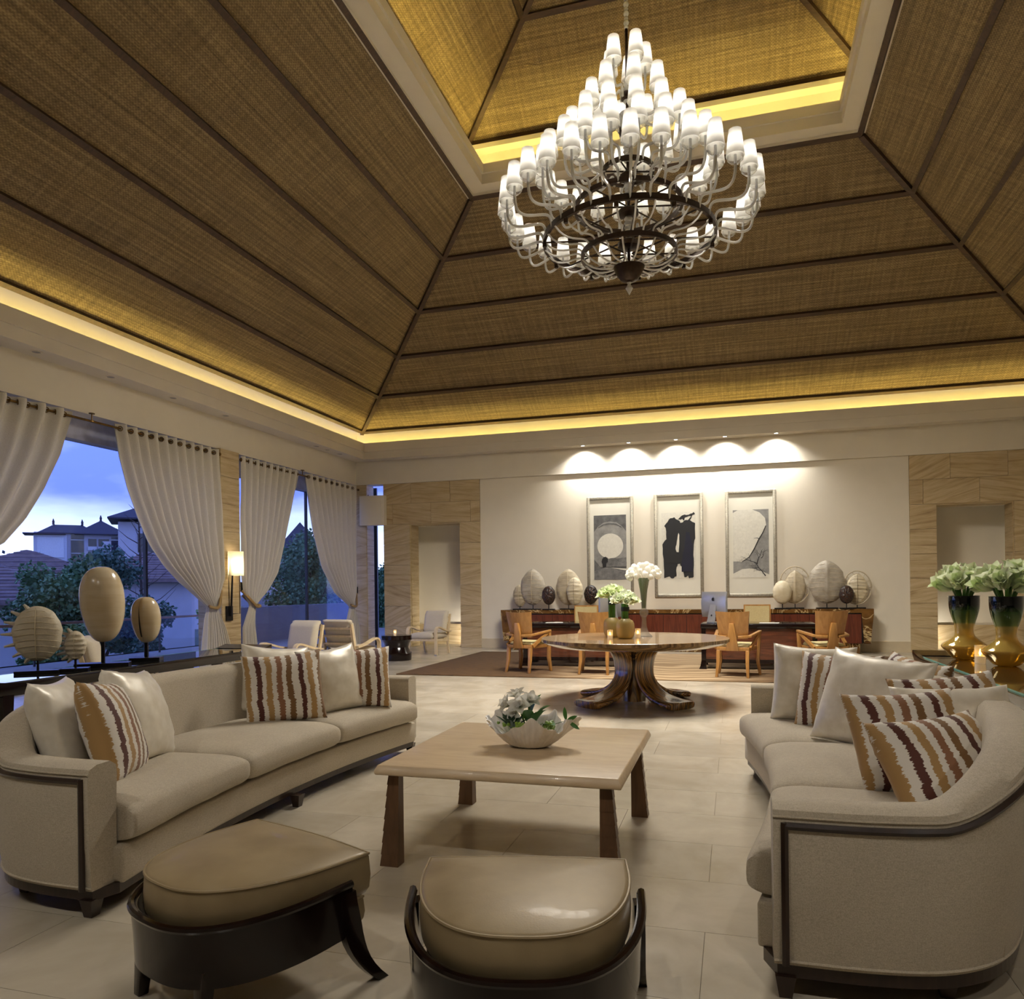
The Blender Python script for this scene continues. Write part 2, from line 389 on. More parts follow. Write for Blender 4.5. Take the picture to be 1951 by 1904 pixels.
# ---- hipped matting roof
RX0, RX1, RY0, RY1, RZ = -8.50, 6.20, 1.70, 16.40, 5.165
RUN, PIT, NB = 4.32, .65, 5
ceil = struct('ceiling', MB().box(RX0 - .5, RX1 + .5, RY0 - .5, RY1 + .5, 12.2, 12.3), CEILW)
def uvquad(name, pts, parent, mat, thick=.03):
    me = bpy.data.meshes.new(name); n = Vector(pts[1]) - Vector(pts[0]); n = n.cross(Vector(pts[3]) - Vector(pts[0])).normalized()
    if n.z < 0: n = -n
    top = [tuple(Vector(p) + n * thick) for p in pts]
    me.from_pydata(list(pts) + top, [], [(0, 1, 2, 3), (7, 6, 5, 4), (0, 4, 5, 1), (1, 5, 6, 2), (2, 6, 7, 3), (3, 7, 4, 0)])
    u = (Vector(pts[1]) - Vector(pts[0])).normalized(); v = (Vector(pts[3]) - Vector(pts[0])); v = (v - u * v.dot(u)).normalized()
    uvl = me.uv_layers.new(name='UVMap'); k = R.uniform(0, 50)
    for lp in me.loops:
        p = Vector(me.vertices[lp.vertex_index].co); uvl.data[lp.index].uv = (p.dot(u) + k, p.dot(v) + k)
    me.materials.append(mat); me.update()
    return link(bpy.data.objects.new(name, me), parent)
def roof(x0, x1, y0, y1, z0, runs, pit, parent, bw=.075):
    # runs: increasing list of run distances, starting with 0
    rect = lambda t: [(x0 + t, y0 + t, z0 + pit * t), (x1 - t, y0 + t, z0 + pit * t), (x1 - t, y1 - t, z0 + pit * t), (x0 + t, y1 - t, z0 + pit * t)]
    for a, b in zip(runs, runs[1:]):
        A, B = rect(a), rect(b)
        for i in range(4):
            j = (i + 1) % 4
            uvquad('matting_panel', [A[i], A[j], B[j], B[i]], parent, WEAVE)
    for t in runs:
        A = rect(t)
        for i in range(4):
            p, q = Vector(A[i]), Vector(A[(i + 1) % 4])
            if (p - q).length < .1: continue
            inn = Vector(((x0 + x1) / 2 - (p.x + q.x) / 2, (y0 + y1) / 2 - (p.y + q.y) / 2, 0)).normalized()
            nrm = Vector((inn.x * -pit, inn.y * -pit, 1)).normalized(); d = nrm * -.03
            MB().bar(p + d, q + d, bw, .06, nrm).build('batten', BATTEN, parent)
    A, B = rect(runs[0] - .02), rect(runs[-1])
    for i in range(4):
        p, q = Vector(A[i]), Vector(B[i]); MB().bar(p - Vector((0, 0, .04)), q - Vector((0, 0, .04)), .08, .08).build('hip_rafter', BATTEN, parent)
roof(RX0, RX1, RY0, RY1, RZ, [RUN * i / NB for i in range(NB + 1)], PIT, ceil)
# ---- lantern: soffit, fascia, cove and upper roof
OX0, OX1, OY0, OY1 = RX0 + RUN, RX1 - RUN, RY0 + RUN, RY1 - RUN; OZ = RZ + PIT * RUN
lant = struct('trim_3', MB().box(OX0 - .2, OX0 - .19, OY0, OY1, OZ + .1, OZ + .2), CEILW)
def ring2(nm, a, b, z0, z1, mat=CEILW):   # a = inset inner side (towards the middle), b = outer
    mb = MB(); mb.box(OX0 + b, OX0 + a, OY0 + b, OY1 - b, z0, z1); mb.box(OX1 - a, OX1 - b, OY0 + b, OY1 - b, z0, z1); mb.box(OX0 + a, OX1 - a, OY1 - a, OY1 - b, z0, z1); mb.box(OX0 + a, OX1 - a, OY0 + b, OY0 + a, z0, z1)
    return mb.build(nm, mat, lant)
ring2('lantern_edge', .06, -.06, OZ - .03, OZ + .10); ring2('lantern_soffit', .25, .06, OZ + .02, OZ + .08); ring2('lantern_fascia', .30, .25, OZ + .018, OZ + .18); ring2('lantern_lip', .335, .27, OZ + .18, OZ + .33)
ring2('lantern_cove_wall', -.16, -.25, OZ + .02, OZ + 1.05); ring2('lantern_upper_sill', .02, -.2, OZ + .78, OZ + .86)
UX0, UX1, UY0, UY1, UZ = OX0 - .10, OX1 + .10, OY0 - .10, OY1 + .10, OZ + .96
roof(UX0, UX1, UY0, UY1, UZ, [0, 1.36, 2.5, 3.05], PIT, ceil, .08)
# ---- lights of the room: cove strips
BULB_ST = 12; RING_FILL_W = 250; ENTRY_FILL_W = 48
COVE = emitter('cove_strip', (1.0, .82, .28), 20)
COVE2 = emitter('lantern_strip', (1.0, .82, .26), 27)
def strip(a, b, name, mat):
    o = MB().bar(a, b, .03, .02).build('light_strip', mat, name); return o
zc = ZS + .12; q = PR - .12
for a, b in (((X0 + q, 1.7 + q, zc), (X0 + q, Y1 - q, zc)), ((X1 - q, 1.7 + q, zc), (X1 - q, Y1 - q, zc)), ((X0 + q, Y1 - q, zc), (X1 - q, Y1 - q, zc)), ((X0 + q, 1.6 + q, zc), (X1 - q, 1.6 + q, zc))): strip(a, b, corn, COVE)
zl = OZ + .12; q = .20
for a, b in (((OX0 + q, OY0 + q, zl), (OX0 + q, OY1 - q, zl)), ((OX1 - q, OY0 + q, zl), (OX1 - q, OY1 - q, zl)), ((OX0 + q, OY1 - q, zl), (OX1 - q, OY1 - q, zl)), ((OX0 + q, OY0 + q, zl), (OX1 - q, OY0 + q, zl))): strip(a, b, lant, COVE2)
# ---- downlights
LENS = emitter('downlight_lens', (1, .95, .86), 6)
def downlight(x, y, z, energy, label, ang=60, aim=None, blend=.6, group='recessed downlights', col=(1, .93, .82)):
    t = thing('downlight', label, 'downlight', (x, y, z), 0, group)
    MB().lathe([(.055, 0), (.055, -.006), (.04, -.008), (.04, 0)], 16).build('bezel', STEEL, t, True)
    MB().lathe([(.001, -.003), (.039, -.003)], 16, cap=False).build('lens', LENS, t)
    if energy:
        d = bpy.data.lights.new('downlight_lamp', 'SPOT'); d.energy = energy; d.spot_size = math.radians(ang); d.spot_blend = blend; d.color = col; d.shadow_soft_size = .05
        l = bpy.data.objects.new('downlight_lamp', d); link(l, t); l.location = (0, 0, -.03)
        if aim is not None: l.rotation_euler = (Vector(aim) - Vector((x, y, z))).to_track_quat('-Z', 'Y').to_euler()
    return t
for i, x in enumerate((-3.10, -2.11, -1.12, -.13, .87)):
    downlight(x, 16.19, ZS, 120, '%s of the five bright downlights above the framed pictures, counted from the left' % ('first', 'second', 'third', 'fourth', 'fifth')[i], 132, (x, 16.9, 1.6), 1.0, 'downlights above the pictures', (1, .96, .9))
# ================================================================ SOFAS, PILLOWS, OTTOMANS, COFFEE TABLE
LINEN = fabric('linen_beige', srgb(166, 154, 134), srgb(202, 191, 170))
PLINTHW = wood('sofa_plinth', srgb(36, 24, 20), srgb(54, 38, 30), .3, (8, 8, 1), .2)
def sofa(name, label, xf, s, yc=4.17, vk=1.0):
    t = thing(name, label, 'sofa', (xf + s * .5, yc, 0), 0, 'curved sofas facing each other')
    def L(u, v, z): return (s * (u - .5), v * vk, z)
    half = [(.06, -1.56), (.34, -1.555), (.57, -1.51), (.75, -1.39), (.87, -1.20), (.98, -.88), (1.07, -.45), (1.10, 0)]
    full = half + [(u, -v) for u, v in half[-2::-1]]
    path = smooth_path([(u, v, 0) for u, v in full], 6)
    nrm = []
    for i in range(len(path)):
        d = (path[min(i + 1, len(path) - 1)] - path[max(i - 1, 0)]).normalized(); nrm.append(Vector((-d.y, d.x, 0)))
    def sm(a, b, x): x = max(0, min(1, (x - a) / (b - a))); return x * x * (3 - 2 * x)
    def H(u): return .635 + .19 * sm(.55, 1.0, u)
    rings = []
    for p, n in zip(path, nrm):
        h = H(p.x); b = sm(.5, 1.0, p.x); th = .125
        sec = [(-.0, .115), (-.012 - .03 * b, .30), (-.015 - .05 * b, h - .05), (-.005 - .05 * b, h - .015), (.03 - .05 * b, h), (th - .03 - .03 * b, h + .002), (th - .0 - .03 * b, h - .02), (th + .005 - .02 * b, h - .06), (th + .03 * b, .46), (th + .06 * b, .25), (th, .115)]
        rings.append([L(p.x + n.x * a, p.y + n.y * a, z) for a, z in sec])
    MB().loft(rings).build('back_and_arms', LINEN, t, True, 50)
    # dark show-wood trim sweeping below the arm edge and down the arm fronts
    off = .016
    tr = [L(p.x - n.x * (off + .05 * sm(.5, 1, p.x)) , p.y - n.y * (off + .05 * sm(.5, 1, p.x)), H(p.x) - .062) for p, n in zip(path, nrm)]
    e0, e1 = Vector(tr[0]), Vector(tr[-1]); du = Vector((s * .035, 0, 0))
    MB().tube([tuple(e0 + du + Vector((0, 0, .12 - e0.z))), tuple(e0 + du + Vector((0, 0, .01)))], .013, 6).tube([tuple(e1 + du + Vector((0, 0, .12 - e1.z))), tuple(e1 + du + Vector((0, 0, .01)))], .013, 6).tube([tuple(e0 + du)] + tr[2:-2] + [tuple(e1 + du)], .0135, 6).build('wood_trim', PLINTHW, t, True)
    # piping
    pp = [L(p.x - n.x * (off - .002 + .05 * sm(.5, 1, p.x)), p.y - n.y * (off - .002 + .05 * sm(.5, 1, p.x)), H(p.x) - .035) for p, n in zip(path, nrm)]
    pq = [L(p.x - n.x * .004, p.y - n.y * .004, .128) for p, n in zip(path, nrm)]
    MB().tube(pp, .005, 6).tube(pq, .005, 6).build('piping', LINEN, t, True)
    for q_ in (19, len(path) - 20): pz = path[q_]; nz_ = nrm[q_]; MB().tube([L(pz.x - nz_.x * (.004 + .05 * f_ * sm(.5, 1, pz.x)), pz.y - nz_.y * (.004 + .05 * f_ * sm(.5, 1, pz.x)), lerp(.13, H(pz.x) - .08, f_)) for f_ in (0, .25, .5, .75, 1)], .003, 5).build('seam', LINEN, t, True)
    uf = lambda v: .0 + .16 * (1 - (v / 1.5) ** 2)
    vs = [-1.45 + 2.9 * i / 24 for i in range(25)]
    inner = [(p.x + n.x * .1, p.y + n.y * .1) for p, n in zip(path, nrm)]
    poly = [(uf(v), v) for v in vs] + [(u, v) for u, v in inner[::-1] if abs(v) < 1.46 and u > .12]
    ms = MB().prism([L(u, v, 0)[:2] for u, v in poly], .11, .268)
    ms.build('seat_base', LINEN, t, False, bevel=.012)
    outl = [(p.x + n.x * .012, p.y + n.y * .012) for p, n in zip(path, nrm)]
    pl = [(uf(v) + .02, v) for v in vs] + [(u + .01, v) for u, v in outl[::-1]]
    MB().prism([L(u, v, 0)[:2] for u, v in pl], .07, .115).build('plinth', PLINTHW, t)
    for (u, v) in ((.095, -1.53), (.095, 1.53), (.14, 0), (.97, -.62), (.97, .62), (.60, -1.40), (.60, 1.40)):
        a, b = .032, .02
        MB().hexa([L(u - b, v - b, 0), L(u + b, v - b, 0), L(u + b, v + b, 0), L(u - b, v + b, 0)], [L(u - a, v - a, .075), L(u + a, v - a, .075), L(u + a, v + a, .075), L(u - a, v + a, .075)]).build('leg', PLINTHW, t)
    ub = lambda v: .955 - .44 * (abs(v) / 1.45) ** 4
    for k in range(3):
        va, vb = -1.435 + .957 * k, -1.435 + .957 * (k + 1)
        rr = []; NS = 26; NC = 28
        for i in range(NS + 1):
            sg = -1 + 2 * i / NS; sg = math.copysign(1 - (1 - abs(sg)) ** 1.8, sg)
            e = (1 - min(.9995, abs(sg)) ** 14) ** (1 / 5)
            e = max(e, .05)
            v = lerp(va, vb, (sg + 1) / 2); ring = []
            for j in range(NC):
                a = 2 * PI * j / NC; ca, sa = math.cos(a), math.sin(a)
                tt = math.copysign(abs(ca) ** .28, ca); zz = math.copysign(abs(sa) ** .5, sa)
                d = (tt * (.9 + .1 * e) + 1) / 2
                vv = v * (1 + .13 * d) if k != 1 else v * (1 + .13 * d)
                vv = max(-1.425, min(1.425, vv))
                u = lerp(uf(vv) - .045, ub(vv), d)
                crown = .035 * (1 - tt ** 4) * (1 - sg ** 4) if zz > 0 else 0
                wr = .004 * mnoise.noise(Vector((u * 9, vv * 9 + k * 7, zz)))
                ring.append(L(u, vv, .355 + zz * .083 * e + crown + wr))
            rr.append(ring)
        MB().loft(rr).build('seat_cushion', LINEN, t, True, 60)
    return t
sofa('curved_sofa', 'long beige linen sofa curving along the window side, left of the coffee table', -2.50, -1, 4.17, 1.065)
sofa('curved_sofa', 'beige linen sofa at right foreground showing its dark-trimmed arm panel', .055, 1, 4.20, 1.02)
# ---- pillows
def m_sateen():
    t = NT('pearl_sateen'); v = t.tc(); f = t.noise(v, 14, 4); g = t.noise(v, 400, 2)
    t.set(col=t.ramp(f, [(.3, srgb(222, 214, 196)), (.7, srgb(240, 234, 220))]), rough=t.math('MULTIPLY_ADD', f, .25, .26), metal=.15, sheen=.2); t.bump(g, .1, .002); return t.m
def m_ikat():
    t = NT('ikat_stripe'); v = t.tc(); oi = t.n('ShaderNodeObjectInfo')
    sx = t.n('ShaderNodeSeparateXYZ'); t.l(v, sx.inputs[0])
    j = t.noise(t.tc(scale=(3, 3, 90)), 1.0, 4, .7); w = t.noise(t.tc(scale=(1, 1, 1)), 5, 2)
    x = t.math('ADD', sx.outputs['X'], t.math('MULTIPLY_ADD', j, .045, -.0225)); x = t.math('ADD', x, t.math('MULTIPLY_ADD', w, .05, -.025))
    x = t.math('MULTIPLY_ADD', x, 1.85, .5)
    w_, g_, d_, m_, k_ = srgb(226, 220, 210), srgb(172, 136, 84), srgb(122, 88, 48), srgb(84, 36, 20), srgb(140, 96, 66)
    seq = [(0, w_), (.025, g_), (.085, w_), (.155, m_), (.215, w_), (.27, g_), (.345, w_), (.405, k_), (.47, w_), (.53, d_), (.60, w_), (.685, m_), (.75, w_), (.80, g_), (.875, w_), (.93, d_)]
    r = t.n('ShaderNodeValToRGB'); r.color_ramp.interpolation = 'CONSTANT'; e = r.color_ramp.elements
    e[0].position = 0; e[0].color = (*w_, 1); e[1].position = .93; e[1].color = (*d_, 1)
    for p, c in seq[1:-1]: q = e.new(p); q.color = (*c, 1)
    t.l(x, r.inputs[0]); t.set(col=r.outputs[0], rough=.7, sheen=.2); t.bump(t.noise(v, 300, 2), .15, .002); return t.m
SATEEN, IKAT = m_sateen(), m_ikat()
def pillow(label, mat, loc, rz, tilt=-.3, roll=0, w=.52, h=.52, T=.105, seed=0, group='scatter cushions'):
    n = 18; vs = []; fs = []
    for sd in (1, -1):
        for i in range(n + 1):
            for j in range(n + 1):
                a, b = -1 + 2 * i / n, -1 + 2 * j / n
                a = math.copysign(1 - (1 - abs(a)) ** 1.4, a); b = math.copysign(1 - (1 - abs(b)) ** 1.4, b)
                x = a * (1 - .055 * (1 - b * b) * abs(a) ** 2) * w / 2; z = b * (1 - .055 * (1 - a * a) * abs(b) ** 2) * h / 2
                th = T * ((1 - a * a) * (1 - b * b)) ** .42
                wr = .008 * mnoise.noise(Vector((a * 3 + seed, b * 3, seed * 1.7))) + .006 * mnoise.noise(Vector((a * 7 + seed, b * 7, 3))) * (abs(a) + abs(b))
                vs.append((x, sd * (th + (wr if th > .004 else 0)), z - .012 * (1 - a * a) * (1 if b > .5 else 0) * b))
    m = (n + 1) ** 2
    for sd in (0, 1):
        for i in range(n):
            for j in range(n):
                q = [sd * m + i * (n + 1) + j, sd * m + (i + 1) * (n + 1) + j, sd * m + (i + 1) * (n + 1) + j + 1, sd * m + i * (n + 1) + j + 1]
                fs.append(tuple(q))
    mb = MB(); mb.v = vs; mb.f = fs
    me = mb.mesh('pillow', True, 180)
    bm = bmesh.new(); bm.from_mesh(me); bmesh.ops.remove_doubles(bm, verts=bm.verts, dist=.0006); bmesh.ops.recalc_face_normals(bm, faces=bm.faces)
    for f in bm.faces: f.smooth = True
    bm.to_mesh(me); bm.free(); me.materials.append(mat)
    o = bpy.data.objects.new('throw_pillow', me); link(o); tag(o, label, 'pillow', group)
    o.matrix_world = Matrix.Translation(loc) @ Matrix.Rotation(rz, 4, 'Z') @ Matrix.Rotation(tilt, 4, 'X') @ Matrix.Rotation(roll, 4, 'Y')
    return o
D = math.radians
# local -Y side of a pillow faces outwards; left sofa faces +X => rz = 90 deg
gL, gR = 'pillows on the left sofa', 'pillows on the right sofa'
pillow('pearl white pillow leaning in the near corner of the left sofa', SATEEN, (-3.20, 2.98, .68), D(120), -.30, .05, seed=1, group=gL)
pillow('ikat striped pillow between two pearl white ones on the left sofa', IKAT, (-2.98, 3.06, .67), D(118), -.32, .10, seed=2, group=gL, T=.11)
pillow('pearl white pillow on the left sofa, nearest to its middle seat', SATEEN, (-3.10, 3.36, .69), D(112), -.34, .12, seed=3, group=gL, T=.12)
pillow('big ikat striped pillow facing out near the far end of the left sofa', IKAT, (-3.02, 4.62, .68), D(38), -.30, -.06, .54, .50, seed=4, group=gL)
pillow('pearl white pillow standing between two striped ones on the left sofa', SATEEN, (-2.88, 5.02, .69), D(62), -.25, -.08, .5, .5, seed=5, group=gL)
pillow('ikat striped pillow next to the far arm of the left sofa', IKAT, (-2.76, 5.26, .68), D(40), -.22, .02, .46, .48, seed=6, group=gL)
pillow('pearl white pillow peeking out behind the big striped one on the left sofa', SATEEN, (-3.30, 4.92, .70), D(50), -.2, .1, .5, .5, seed=7, group=gL)
pillow('pearl white pillow nearest the far arm of the right sofa', SATEEN, (.50, 5.34, .70), D(-6), -.25, .04, .52, .52, seed=8, group=gR)
pillow('ikat striped pillow half hidden between two white ones on the right sofa', IKAT, (.62, 5.10, .68), D(-24), -.30, .02, .50, .50, seed=9, group=gR)
pillow('large pearl white pillow in the middle of the right sofa', SATEEN, (.74, 4.66, .69), D(-36), -.36, .10, .60, .56, seed=10, group=gR)
pillow('ikat striped pillow with only a corner showing behind the large white one', IKAT, (1.00, 5.0, .67), D(-60), -.30, .1, .5, .5, seed=11, group=gR)
pillow('ikat striped pillow leaning sideways behind the foremost one on the right sofa', IKAT, (.75, 3.74, .655), D(14), -.45, -.06, .52, .46, seed=12, group=gR)
pillow('crumpled pearl white pillow between striped ones on the right sofa', SATEEN, (.96, 3.83, .675), D(2), -.50, -.04, .50, .46, seed=13, group=gR, T=.1)
pillow('foremost ikat striped pillow on the right sofa beside its near arm', IKAT, (.79, 3.36, .625), D(27), -.62, -.07, .52, .44, seed=14, group=gR, T=.1)
pillow('ikat striped pillow with its top edge showing against the right sofa back', IKAT, (1.0, 4.06, .69), D(8), -.45, -.1, .5, .48, seed=15, group=gR)
# ---- ottomans
LEATHER = NT('champagne_leather'); _t = LEATHER; _f = _t.noise(_t.tc(), 5, 3); _g2 = _t.noise(_t.tc(), 160, 3)
_t.set(col=_t.ramp(_f, [(.3, srgb(138, 120, 88)), (.7, srgb(162, 144, 110))]), rough=_t.math('MULTIPLY_ADD', _f, .2, .36), metal=.10, coat=.06); _t.bump(_g2, .12, .002); LEATHER = _t.m
def ottoman(label, loc, rz):
    # local +Y = flat side; D-shaped cushion
    t = thing('ottoman', label, 'ottoman', loc, rz, 'pair of leather ottomans')
    W2, DP = .335, .60
    def outline(k, n=44, flat=True):
        pts = []
        for i in range(n + 1):
            a = PI + PI * i / n
            ca, sa = math.cos(a), math.sin(a)
            x = math.copysign(abs(ca) ** .78, ca) * (W2 + k); y = -abs(sa) ** .9 * (DP - .10 + k) + .20
            pts.append((x, y))
        return pts
    def cushion(nm, z0, z1, k, crown, ky=.0):
        o = outline(k); y1 = .285 + ky
        ol = [( -W2 - k + .0, y1)] + [(o[0][0], .24)] + o[1:-1] + [(o[-1][0], .24)] + [(W2 + k, y1)]
        # back edge, slightly bowed
        back = [(lerp(W2 + k, -W2 - k, i / 10), y1 + .02 * math.sin(PI * i / 10)) for i in range(1, 10)]
        ol += back; m = len(ol); cx, cyy = 0, .0
        rings = []
        prof = [(.86, z0), (.965, z0 + .008), (1.0, z0 + .03), (1.012, (z0 + z1) / 2), (1.0, z1 - .012), (.985, z1), (.95, z1 + crown * .12), (.8, z1 + crown * .5), (.55, z1 + crown * .85), (.25, z1 + crown), (.02, z1 + crown * 1.02)]
        for q, z in prof: rings.append([(x * q, (y) * q, z) for x, y in ol])
        c = MB().loft(rings).build(nm, LEATHER, t, True, 60)
        MB().tube([(x * .998, y * .998, z1 - .003) for x, y in ol + ol[:1]], .005, 6).build('piping', LEATHER, c, True)
        return c
    cushion('seat_cushion', .275, .425, 0, .03)
    cushion('lower_cushion', .165, .272, -.02, .0, -.01)
    # bentwood shell wrapping the curved side
    o = outline(.03, 48)
    ends = [(-W2 - .03, .27)]; pth = [(-W2 - .032, .17)] + [q_ for q_ in o[1:-1] if q_[1] < .15] + [(W2 + .032, .17)]
    rings = []; n = len(pth); rim = []
    for i, (x, y) in enumerate(pth):
        s_ = abs(2 * i / (n - 1) - 1); zt = .318 + .042 * s_ ** 2.2; zb = .135 + .045 * s_ ** 3
        d = Vector((x, y - .0)).normalized(); th = .022
        rings.append([(x, y, zb), (x + d.x * .004, y + d.y * .004, (zt + zb) / 2), (x + d.x * .012, y + d.y * .012, zt), (x + d.x * .012 - d.x * th, y + d.y * .012 - d.y * th, zt), (x - d.x * th, y - d.y * th, zb)])
        rim.append((x + d.x * .008, y + d.y * .008, zt))
    MB().loft(rings).build('wood_shell', DARKW, t, True, 50)
    MB().tube(rim, .013, 8).build('rim_rail', DARKW, t, True)
    for sx in (-1, 1):   # sabre legs at the open ends
        pts = bez((sx * (W2 + .03), .155, .335), (sx * (W2 + .032), .17, .19), (sx * (W2 + .03), .18, .10), (sx * (W2 + .05), .29, .0), 10)
        rr = [[(p.x - sx * .018, p.y - w, p.z), (p.x + sx * .016, p.y - w, p.z), (p.x + sx * .016, p.y + w, p.z), (p.x - sx * .018, p.y + w, p.z)] for p, w in zip(pts, [.03, .032, .036, .038, .036, .034, .031, .028, .026, .024, .022])]
        MB().loft(rr).build('leg', DARKW, t, True, 50)
    for a in (-.30, .30):
        x = math.sin(a) * .52 * 1.2; y = -.245
        MB().hexa([(x - .018, y - .04, 0), (x + .018, y - .04, 0), (x + .018, y - .005, 0), (x - .018, y - .005, 0)], [(x - .03, y - .028, .19), (x + .03, y - .028, .19), (x + .03, y + .02, .19), (x - .03, y + .02, .19)]).build('leg', DARKW, t, bevel=.004)
    return t
ottoman('champagne leather ottoman at the left, turned with its curved wooden shell to the sofa', (-1.66, 2.27, 0), math.atan2(-.36, .93))
ottoman('champagne leather ottoman in the centre foreground, cut off by the picture edge', (-.625, 2.22, 0), math.atan2(.22, .97))
# ---- coffee table
MAPLE = wood('pale_maple', srgb(206, 180, 144), srgb(226, 204, 170), .35, (1.2, 5, 5), .15)
LEGW = wood('brown_oak_leg', srgb(78, 54, 34), srgb(112, 80, 52), .45, (6, 6, 1), .1)
ct = thing('coffee_table', 'square pale wood coffee table on four stepped brown legs', 'table', (-1.085, 3.95, 0))
hx, hy = .60, .615
def ctop():
    mb = MB()
    def q(e, z): return [(-hx + e, -hy + e, z), (hx - e, -hy + e, z), (hx - e, hy - e, z), (-hx + e, hy - e, z)]
    mb.loft([q(.0, .452), q(-.004, .47), q(.012, .5)])
    return mb
ctop().build('table_top', MAPLE, ct, bevel=.006)
MB().box(-hx + .09, hx - .09, -hy + .09, hy - .09, .43, .455).build('apron', MAPLE, ct)
for sx in (-1, 1):
    for sy in (-1, 1):
        lg = None
        for k in range(8):
            z0, z1 = .452 * k / 8, .452 * (k + 1) / 8
            f0 = 1 - k / 8; wd = .048 + .022 * f0 + .008; wt = wd - .014
            xo, yo = sx * (hx - .055 + .04 * f0), sy * (hy - .055 + .02 * f0)
            # outer face stepped, inner face plain
            xi = sx * (hx - .105)
            b = sorted((xo + sx * .006, xi)); tt = sorted((xo - sx * .002, xi)); yy = sorted((yo + sy * .005, sy * (hy - .105))); yt = sorted((yo + sy * .0, sy * (hy - .105)))
            m = MB().hexa([(b[0], yy[0], z0), (b[1], yy[0], z0), (b[1], yy[1], z0), (b[0], yy[1], z0)], [(tt[0], yt[0], z1), (tt[1], yt[0], z1), (tt[1], yt[1], z1), (tt[0], yt[1], z1)])
            if lg is None: lg = m.build('leg', LEGW, ct)
            else: m.build('leg_step', LEGW, lg)
# ---- giant clam bowl with planting
SHELLW = NT('clam_white'); _t = SHELLW; _f = _t.noise(_t.tc(scale=(1, 1, .3)), 30, 3); _t.set(col=_t.ramp(_f, [(.3, srgb(224, 219, 213)), (.7, srgb(242, 239, 235))]), rough=.4); SHELLW = _t.m
LEAF = [basic('leaf_%s' % n, srgb(*c), .45, 12, .3) for n, c in (('deep', (58, 112, 36)), ('fresh', (140, 172, 70)), ('dark_succulent', (44, 74, 46)))]
def petal(name, a, b):
    t = NT(name); f = t.noise(t.tc(), 9, 3); c = t.ramp(f, [(.3, a), (.7, b)]); t.set(col=c, rough=.5); tl = t.n('ShaderNodeBsdfTranslucent'); t.l(c, tl.inputs[0])
    ms = t.n('ShaderNodeMixShader'); ms.inputs[0].default_value = .5; t.l(t.b.outputs[0], ms.inputs[1]); t.l(tl.outputs[0], ms.inputs[2]); t.l(ms.outputs[0], t.o.inputs[0]); return t.m
PETALW = petal('petal_white', srgb(242, 240, 230), srgb(250, 249, 244)); PETALG = petal('petal_green', srgb(216, 234, 172), srgb(240, 246, 214)); STEMG = basic('stem_green', srgb(76, 122, 42), .4, 8, .2)
def clam(loc):
    t = thing('clam_shell_bowl', 'ruffled white clam shell bowl on the coffee table', 'bowl', loc)
    n = 264; rings = []
    def pt(a, f, inn=0):
        rx, ry = .245, .18
        ruf = .10 * math.sin(5 * a + .6) + .03 * math.sin(11 * a)
        rib = .022 * math.sin(44 * a + .8 * math.sin(3 * a))
        r = lerp(.33, 1.0, f ** .8) * (1 + ruf * f * f + rib * f) - inn * .04
        z = .135 * f ** 1.25 + .034 * f ** 3 * math.sin(5 * a + 2.0) + .012 * f ** 4 * math.sin(13 * a)
        return (rx * r * math.cos(a), ry * r * math.sin(a), z + inn * .006 * (1 - f))
    for f in (0, .15, .35, .55, .75, .9, 1): rings.append([pt(2 * PI * j / n, f) for j in range(n)])
    for f in (1, .9, .75, .5, .3, .12): rings.append([pt(2 * PI * j / n, f, 1) for j in range(n)])
    MB().loft(rings).build('shell', SHELLW, t, True, 70)
    return t
CL = (-1.06, 3.93, .5)
clam(CL)
def leaf_shape(mb, base, dirv, up, ln, w, droop=.3, cup=.2, n=5):
    base = Vector(base); d = Vector(dirv).normalized(); up = Vector(up); sd = d.cross(up).normalized(); u = sd.cross(d).normalized()
    rows = []
    for i in range(n + 1):
        f = i / n; c = base + d * (ln * f) + u * (ln * (.35 * f - droop * 1.4 * f * f)); ww = w * math.sin(PI * min(1, f * .86 + .1)) ** .8 * (1 if f < .98 else .1)
        rows.append([tuple(c - sd * ww / 2 + u * (cup * ww)), tuple(c), tuple(c + sd * ww / 2 + u * (cup * ww))])
    vs = [p for r in rows for p in r]; fs = []
    for i in range(n):
        for j in range(2): fs.append((i * 3 + j, i * 3 + j + 1, (i + 1) * 3 + j + 1, (i + 1) * 3 + j))
    mb.add(vs, fs)
def bloom(parent, c, axis, size, mat, n=6, open_=.7, name='bloom', seed=0):
    rr = random.Random(seed); mb = MB(); ax = Vector(axis).normalized(); a0 = ax.orthogonal().normalized(); b0 = ax.cross(a0)
    for ring, (m, op, sc) in enumerate(((n, open_, 1.0), (n - 2, open_ * .55, .85))):
        for k in range(m):
            th = 2 * PI * k / m + ring * .5 + rr.uniform(-.15, .15)
            out = a0 * math.cos(th) + b0 * math.sin(th)
            d = (ax * (1 - op) + out * op).normalized()
            leaf_shape(mb, Vector(c), d, ax, size * sc * rr.uniform(.9, 1.1), size * .60, .18 + .1 * open_, .25, 6)
    return mb.build(name, mat, parent, True, 180)
pl = thing('planted_arrangement', 'white lilies with dark succulent and moss planted in the clam bowl', 'flowers', CL)
for k, (x, y, z, ax, s_) in enumerate(((-.11, .00, .215, (-.7, -.4, .35), .075), (-.045, -.02, .215, (.0, -.8, .5), .082), (-.075, .03, .25, (-.2, -.3, 1), .07), (-.01, .02, .235, (.5, -.5, .6), .07), (-.07, -.03, .18, (-.2, -1, .2), .06))):
    bloom(pl, (x, y, z), ax, s_, PETALW, 6, .62, 'lily', k)
    MB().tube([(0, 0, .05), (x * .6, y * .6, z * .6), (x, y, z)], .005, 6).build('stem', STEMG, pl, True)
mb = MB()
